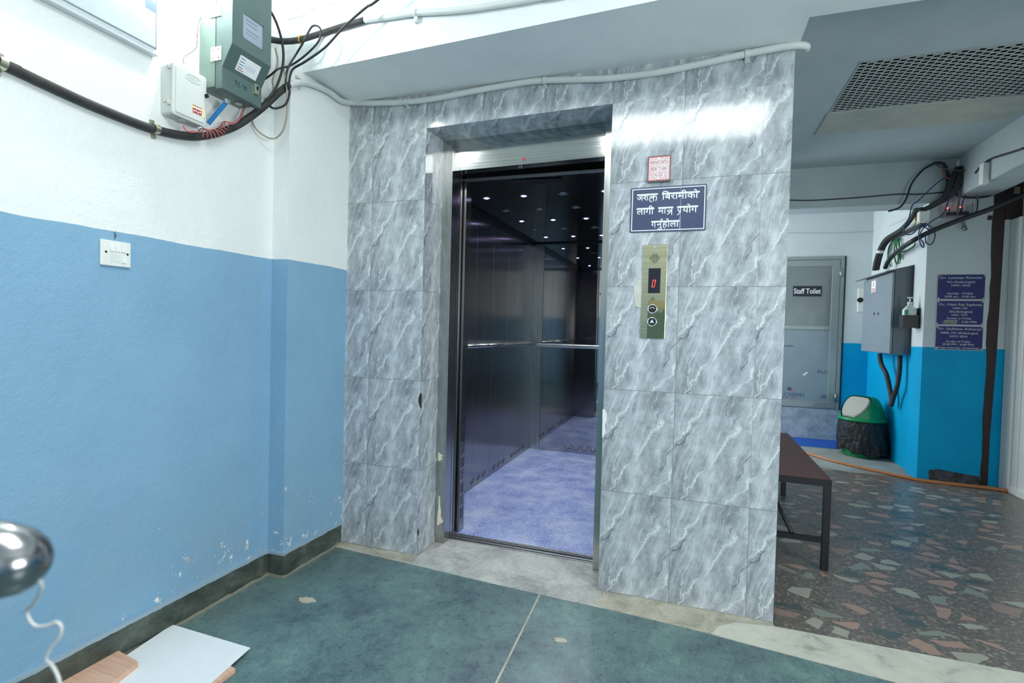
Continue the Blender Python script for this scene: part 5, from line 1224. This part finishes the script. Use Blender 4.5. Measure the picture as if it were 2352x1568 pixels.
# ================================================================== RIGHT: CEILING GRILLE
gr = thing('ceiling_grille', (1.7, 1.3, 2.60), 'rectangular metal grille of small holes in the corridor ceiling', 'grille')
mb = MB(); zg = 2.6165; g0, g1, h0, h1 = 1.160, 2.255, .936, 1.604
for lo, hi in (((g0-.004, h0-.004), (g1+.004, h0+.004)), ((g0-.004, h1-.004), (g1+.004, h1+.004))): mb.box((lo[0], lo[1], zg-.0005), (hi[0], hi[1], zg+.0035))
nx = 30; px_ = (g1-g0)/nx
for k in range(nx+1): mb.box((g0+k*px_-.0045, h0, zg), (g0+k*px_+.0045, h1, zg+.003))
ny = 19; py_ = (h1-h0)/ny
for k in range(nx):
    for j in range(ny+1):
        yy = h0+(j+(.5 if k % 2 else 0))*py_
        if yy > h1: continue
        mb.box((g0+k*px_+.0045, yy-.0055, zg), (g0+(k+1)*px_-.0045, yy+.0055, zg+.003))
mb.build('mesh_panel', plain('grille_grey_paint', S(158, 166, 164), .6, 0, .2, 40), gr)
mb = MB(); mb.box((1.150, 1.6065, 2.612), (2.27, 2.005, 2.6195)); mb.build('blanking_plate', plain('stained_grey_plate', S(172, 176, 164), .6, 0, .14, 7), gr)
# ================================================================== RIGHT: CABLES AND SMALL GEAR
yb_ = 2.845
GR = 'cables in the far corner'
# painted line of cable along the alcove wall and thin cable on the beam
cable('thin_cable', [P(1790, 459, 'y', 2.855), P(1860, 460, 'y', 2.855), P(1920, 457, 'y', 2.855), P(1990, 452, 'y', 2.855), P(2060, 446, 'y', 2.855), P(2110, 446, 'y', 2.855), P(2170, 441, 'y', 2.855)], .005, M_CABLE, 'thin black cable running level along the dim far beam', group=GR)
cable('thin_cable', [P(1790, 537, 'y', YD-.006), P(1880, 537, 'y', YD-.006), P(1940, 536, 'y', YD-.006), P(2000, 533, 'y', YD-.006)]+[P(2012, 532, 'y', YD-.01), P(2050, 515, 'x', 2.18), P(2090, 497, 'x', 2.18)], .006, M_PCOND, 'white-painted cable strung along the wall above the toilet door', group=GR)
# big conduits into the cabinet top
xcb = 2.10
cable('conduit', [P(2008, 621, 'x', 2.06), P(2012, 600, 'x', 2.07), P(2022, 570, 'x', 2.09), P(2037, 548, 'x', 2.10), P(2070, 527, 'x', 2.11), P(2092, 503, 'x', 2.12), P(2104, 480, 'x', 2.13), P(2108, 468, 'x', 2.13)], .020, M_CONDUIT, 'dusty black conduit curving up from the grey cabinet to the beam', 'conduit', 'black conduits above the grey cabinet', 10)
cable('conduit', [P(2015, 620, 'x', 2.10), P(2022, 590, 'x', 2.12), P(2033, 562, 'x', 2.13), P(2050, 547, 'x', 2.14), P(2080, 533, 'x', 2.15), P(2112, 518, 'y', 2.95), P(2120, 512, 'y', 2.90), P(2126, 508, 'y', 2.87)], .018, M_CONDUIT, 'shorter black conduit branching right above the grey cabinet', 'conduit', 'black conduits above the grey cabinet', 10)
cable('conduit', [P(2033, 615, 'x', 2.10), P(2040, 600, 'x', 2.10), P(2056, 582, 'x', 2.10), P(2085, 560, 'y', 2.90), P(2120, 540, 'y', 2.795), P(2160, 522, 'y', 2.765), P(2215, 501, 'y', 2.735), P(2280, 478, 'y', 2.70), P(2352, 447, 'y', 2.66), P(2368, 440, 'y', 2.62)], .019, M_CABLE, 'long black cable slanting from the grey cabinet across the signs wall top right', 'conduit', None, 10)
mb = MB(); q = P(2020, 574, 'x', 2.085); mb.cyl(q-V((0, .02, .035)), q+V((.0, -.02, -.01)), .030, 12); mb.build('cable_tie', M_WPLAS, None, 'white tie round the conduits above the grey cabinet', 'tie')
# tails under the cabinet
cable('conduit', [P(2020, 812, 'x', 2.07), P(2024, 835, 'x', 2.08), P(2036, 860, 'x', 2.10), P(2043, 890, 'x', 2.12), P(2048, 918, 'x', 2.13), P(2046, 930, 'x', 2.13)], .020, M_CONDUIT, 'black conduit tail bending right below the grey cabinet', 'conduit', 'conduit tails below the grey cabinet', 10)
cable('conduit', [P(2067, 816, 'x', 2.13), P(2066, 850, 'x', 2.13), P(2061, 885, 'x', 2.12), P(2053, 910, 'x', 2.12), P(2047, 932, 'x', 2.115)], .019, M_CONDUIT, 'black conduit tail hanging straight below the grey cabinet', 'conduit', 'conduit tails below the grey cabinet', 10)
# green coil
cg = thing('green_cable', P(2060, 560, 'x', 2.16), 'looped green cable hanging above the grey cabinet', 'cable')
pts = [P(2046, 612, 'x', 2.17), P(2040, 590, 'x', 2.165), P(2042, 568, 'x', 2.165), P(2052, 552, 'x', 2.165), P(2062, 552, 'x', 2.165), P(2066, 575, 'x', 2.165), P(2061, 605, 'x', 2.165), P(2055, 592, 'x', 2.165), P(2055, 560, 'x', 2.165), P(2060, 549, 'x', 2.16), P(2066, 570, 'x', 2.16), P(2068, 596, 'x', 2.16), P(2062, 580, 'x', 2.16), P(2058, 556, 'x', 2.16), P(2064, 550, 'x', 2.155), P(2068, 575, 'x', 2.155), P(2078, 577, 'x', 2.16), P(2098, 566, 'x', 2.165), P(2105, 548, 'x', 2.165), P(2106, 515, 'x', 2.16), P(2104, 500, 'x', 2.155)]
mb = MB(); mb.tube(pts, .0065, 7, 5); mb.build('cable_strand', M_GRNC, cg)
mb = MB(); mb.tube([P(2104, 484, 'x', 2.15), P(2104, 497, 'x', 2.15), P(2103, 507, 'x', 2.15), P(2108, 511, 'x', 2.15)], .006, 7, 5); mb.build('yellow_strand', M_YEL, cg, 'short yellow strand')
# blue loops on the column
cb = [P(2178, 404, 'y', 2.79), P(2150, 422, 'y', 2.768), P(2110, 460, 'y', 2.762), P(2095, 472, 'y', 2.762), P(2088, 500, 'y', 2.762), P(2076, 525, 'y', 2.762), P(2080, 537, 'y', 2.762), P(2095, 537, 'y', 2.762), P(2112, 522, 'y', 2.762), P(2128, 517, 'y', 2.768), P(2140, 522, 'y', 2.768), P(2148, 540, 'y', 2.768), P(2140, 560, 'y', 2.768), P(2128, 558, 'y', 2.768), P(2126, 543, 'y', 2.768), P(2132, 528, 'y', 2.768), P(2118, 520, 'y', 2.768), P(2110, 535, 'y', 2.768), P(2114, 560, 'y', 2.768), P(2121, 568, 'y', 2.768), P(2121, 558, 'y', 2.768), P(2113, 545, 'y', 2.768), P(2118, 528, 'y', 2.762), P(2140, 508, 'y', 2.762), P(2165, 492, 'y', 2.762), P(2176, 470, 'y', 2.762), P(2179, 450, 'y', 2.768)]
cable('blue_cable', cb, .0045, M_BLUC, 'thin dark blue cable dropping in loops over the column', group=GR, sub=5)
cable('black_cable', [P(2146, 375, 'y', 2.84), P(2120, 390, 'y', 2.82), P(2095, 420, 'y', 2.80), P(2082, 455, 'y', 2.80), P(2068, 475, 'y', 2.80), P(2052, 482, 'y', 2.80), P(2040, 485, 'y', 2.81)], .0075, M_CABLE, 'black cable arching down the beam with a bare white tip', group=GR)
cable('black_cable', [P(2146, 374, 'y', 2.84), P(2166, 376, 'y', 2.82), P(2174, 390, 'y', 2.82), P(2177, 415, 'y', 2.83), P(2180, 438, 'y', 2.84)], .012, M_CABLE, 'thick black cable hooking over beside the cable bundle', group=GR)
cable('grey_cable', [P(2147, 376, 'y', 2.78), P(2165, 386, 'y', 2.76), P(2190, 391, 'y', 2.74), P(2215, 391, 'y', 2.73), P(2232, 387, 'y', 2.74)], .006, plain('brownish_grey_cable', S(88, 82, 80), .6), 'brownish cable strung level across the top of the cable bundle', group=GR)
cable('thin_cable', [P(2246, 453, 'y', 2.84), P(2246, 466, 'y', 2.845), P(2244, 482, 'y', 2.845), P(2240, 488, 'y', 2.845)], .0035, M_CABLE, 'thin dark wire dropping beside the brown lintel', 'wire', GR, 6)
cable('thin_cable', [P(2166, 388, 'y', 2.80), P(2165, 400, 'y', 2.79), P(2170, 406, 'y', 2.78), P(2182, 410, 'y', 2.74)], .0035, M_REDW, 'thin maroon wire looping left of the cable bundle', 'wire', GR, 6)
# thick bundle
bu = thing('cable_bundle', P(2185, 430, 'y', 2.80), 'thick dark bundle of cables hanging at the far ceiling corner', 'cable bundle')
random.seed(5)
for k in range(16):
    a = random.uniform(-.048, .048); b = random.uniform(-.03, .03); o = V((a, b, 0))
    mb = MB(); mb.tube([P(2205+k, 383, 'y', 2.78)+o*.6, P(2200, 405, 'y', 2.78)+o*.9, P(2190, 432, 'y', 2.79)+o*.8, P(2176, 452, 'y', 2.80)+o*.6, P(2150, 468, 'y', 2.81)+o*.4, P(2130, 478, 'y', 2.82)+o*.4, P(2117, 487-k*.6, 'y', 2.83)+o*.3], .011, 7, 5); mb.build('cable_strand', M_CABLE if k % 3 else M_CONDUIT, bu)
# network switch behind the bundle and adapters in clear tray
q = P(2207, 400, 'y', 2.80); mb = MB(); mb.box(q+V((-.035, .0, -.10)), q+V((.03, .055, .03)), bev=.004); mb.build('junction_box', M_BLACK, None, 'black box behind the cable bundle at the ceiling corner', 'box')
ta, tb = P(2162, 501, 'y', 2.85), P(2224, 470, 'y', 2.85)
tr_ = thing('acrylic_shelf', (ta+tb)/2, 'clear acrylic shelf holding two small black adapters', 'shelf')
mb = MB(); mb.box((ta.x, 2.77, ta.z), (tb.x, 2.858, ta.z+.004)); mb.box((ta.x, 2.77, ta.z+.004), (ta.x+.004, 2.858, tb.z)); mb.box((tb.x-.004, 2.77, ta.z+.004), (tb.x, 2.858, tb.z)); mb.build('tray', M_ACRY, tr_)
for k, (px, py, lbl) in enumerate(((2184, 489, 'left black adapter with a red light on the clear shelf'), (2213, 485, 'right black adapter with a red light on the clear shelf'))):
    q = P(px, py, 'y', 2.81); zz = ta.z+.005
    ad = thing('adapter', (q.x, 2.81, zz), lbl, 'adapter', 'adapters on the clear shelf')
    mb = MB(); mb.box((q.x-.030, 2.785, zz), (q.x+.030, 2.84, zz+.030), bev=.004); mb.build('adapter_body', M_BLACK, ad)
    mb = MB(); l_ = P(2176.5 if k == 0 else 2206.5, 478 if k == 0 else 475.5, 'y', 2.80); mb.tube([(q.x-.008, 2.83, zz+.029), (q.x-.008, 2.815, zz+.06), (l_.x, 2.803, l_.z)], .004, 6, 4); st2 = mb.build('stalk', M_BLACK, ad)
    mb = MB(); mb.lathe([(.001, -.007), (.006, -.004), (.0075, 0), (.006, .004), (.001, .007)], (l_.x, 2.80, l_.z), (0, 0, 1), 12); mb.build('red_light', G_RED, ad)
# white brackets, trunking and boxes in the corner
q = P(2218, 385, 'y', 2.83); mb = MB(); mb.box(q+V((-.055, 0, -.10)), q+V((.05, .025, .07)), bev=.004); mb.build('meter_socket', M_WPLAS, None, 'white socket box in the ceiling corner beside the black box', 'socket box')
mb = MB(); a, b = P(2232, 397, 'y', 2.76), P(2262, 428, 'y', 2.74); d = (b-a).normalized(); s_ = d.cross(Y).normalized()*.014
mb.add([a+s_, a-s_, b-s_, b+s_, a+s_+Y*.008, a-s_+Y*.008, b-s_+Y*.008, b+s_+Y*.008], [(0, 1, 2, 3), (7, 6, 5, 4), (0, 4, 5, 1), (1, 5, 6, 2), (2, 6, 7, 3), (3, 7, 4, 0)]); mb.build('white_strip', M_WPLAS, None, 'short white strip dangling diagonally in the far cable corner', 'strip')
q = P(2267, 396, 'x', 2.33); mb = MB(); mb.box((2.295, q.y-.03, q.z-.085), (2.334, q.y+.03, q.z+.065), bev=.003); mb.build('wall_box', M_WPLAS, None, 'small upright white box on the right beam face', 'box')
cable('black_cable', [P(2352, 340, 'x', 2.325), P(2320, 351, 'x', 2.325), P(2290, 360, 'x', 2.325), P(2270, 368, 'x', 2.325), P(2250, 385, 'x', 2.32), P(2240, 398, 'x', 2.31)], .007, M_CABLE, 'cable clipped along the right white beam', group=GR)
cable('black_cable', [P(2352, 408, 'y', 2.78), P(2310, 412, 'y', 2.79), P(2272, 414, 'y', 2.80), P(2262, 400, 'y', 2.80), P(2256, 396, 'y', 2.80), P(2252, 404, 'y', 2.80)], .008, M_CABLE, 'black cable running level under the right beam', group=GR)
cable('grey_cable', [P(2206, 404, 'y', 2.76), P(2203, 430, 'y', 2.77), P(2201, 470, 'y', 2.78), P(2199, 500, 'y', 2.78), P(2203, 470, 'y', 2.78), P(2207, 430, 'y', 2.77), P(2204, 395, 'y', 2.76)], .0045, plain('grey_cable', S(104, 102, 106), .6), 'grey cable hanging straight in front of the clear shelf', group=GR)
cable('grey_cable', [P(2216, 392, 'y', 2.75), P(2226, 420, 'y', 2.76), P(2236, 440, 'y', 2.78), P(2248, 456, 'y', 2.80)], .0045, plain('warm_grey_cable', S(112, 104, 104), .6), 'grey cable slanting down right of the black box', group=GR)
cable('blue_cable', [P(2253, 424, 'y', 2.75), P(2236, 424, 'y', 2.76), P(2222, 440, 'y', 2.78), P(2212, 462, 'y', 2.79), P(2206, 486, 'y', 2.80)], .0045, M_BLUC, 'slate blue cable curving down to the right adapter', group=GR)
cable('black_cable', [P(2189, 442, 'y', 2.82), P(2205, 450, 'y', 2.82), P(2228, 454, 'y', 2.83), P(2262, 452, 'y', 2.84), P(2285, 445, 'y', 2.84), P(2320, 432, 'y', 2.84)], .007, M_CABLE, 'black cable swinging right to the brown lintel', group=GR)
cable('thin_cable', [P(2203, 502, 'y', 2.80), P(2213, 518, 'y', 2.81), P(2222, 527, 'y', 2.82), P(2213, 520, 'y', 2.82), P(2209, 524, 'y', 2.82), P(2217, 529, 'y', 2.82), P(2219, 520, 'y', 2.82), P(2214, 510, 'y', 2.82), P(2217, 502, 'y', 2.81), P(2232, 500, 'y', 2.80)], .003, M_CABLE, 'thin tangled wire hanging below the slanting black cable', 'wire', GR, 6)
# white cable trunk box on the column
q0, q1 = P(2107, 513, 'y', 2.93), P(2121, 484, 'y', 2.93)
mb = MB(); a = P(2112, 484, 'y', 2.80); b = P(2130, 509, 'y', 2.80); mb.box((a.x, 2.80, b.z), (b.x+.02, 2.858, a.z), bev=.012); mb.build('trunking_box', M_WPLAS, None, 'white rounded trunking box at the top of the column', 'box')

# orange hose along the floor
hs = [(1.20, 3.86), (1.449, 3.478), (1.591, 3.262), (1.757, 3.083), (1.93, 2.945), (2.06, 2.845), (2.13, 2.805), (2.25, 2.785), (2.381, 2.775), (2.55, 2.770), (2.68, 2.735)]
ho = thing('floor_hose', (1.9, 3.0, 0), 'orange-brown pipes lying along the floor from alcove to white door', 'hose')
for k in range(3):
    mb = MB(); mb.tube([V((x+k*.015, y-.016*k, .0085+(.007 if k == 1 else 0))) for x, y in hs], .0085, 8, 6); mb.build('hose_strand', M_ORANGE, ho)
# debris on the green floor
for k, (px, py, w) in enumerate(((705, 1378, .040), (1288, 1470, .026))):
    q = P(px, py, 'z', 0); random.seed(20+k); pts = [(q.x+w*math.cos(a)*random.uniform(.7, 1.15), q.y+w*.6*math.sin(a)*random.uniform(.7, 1.15)) for a in [2*math.pi*i/14 for i in range(14)]]
    mb = MB(); mb.prism(pts, 'z', -.002, .0015); struct(mb, 'trim_%d' % (16+k), mat_cement('floor_filler_%d' % k, S(172, 162, 142), S(196, 190, 172), 30))
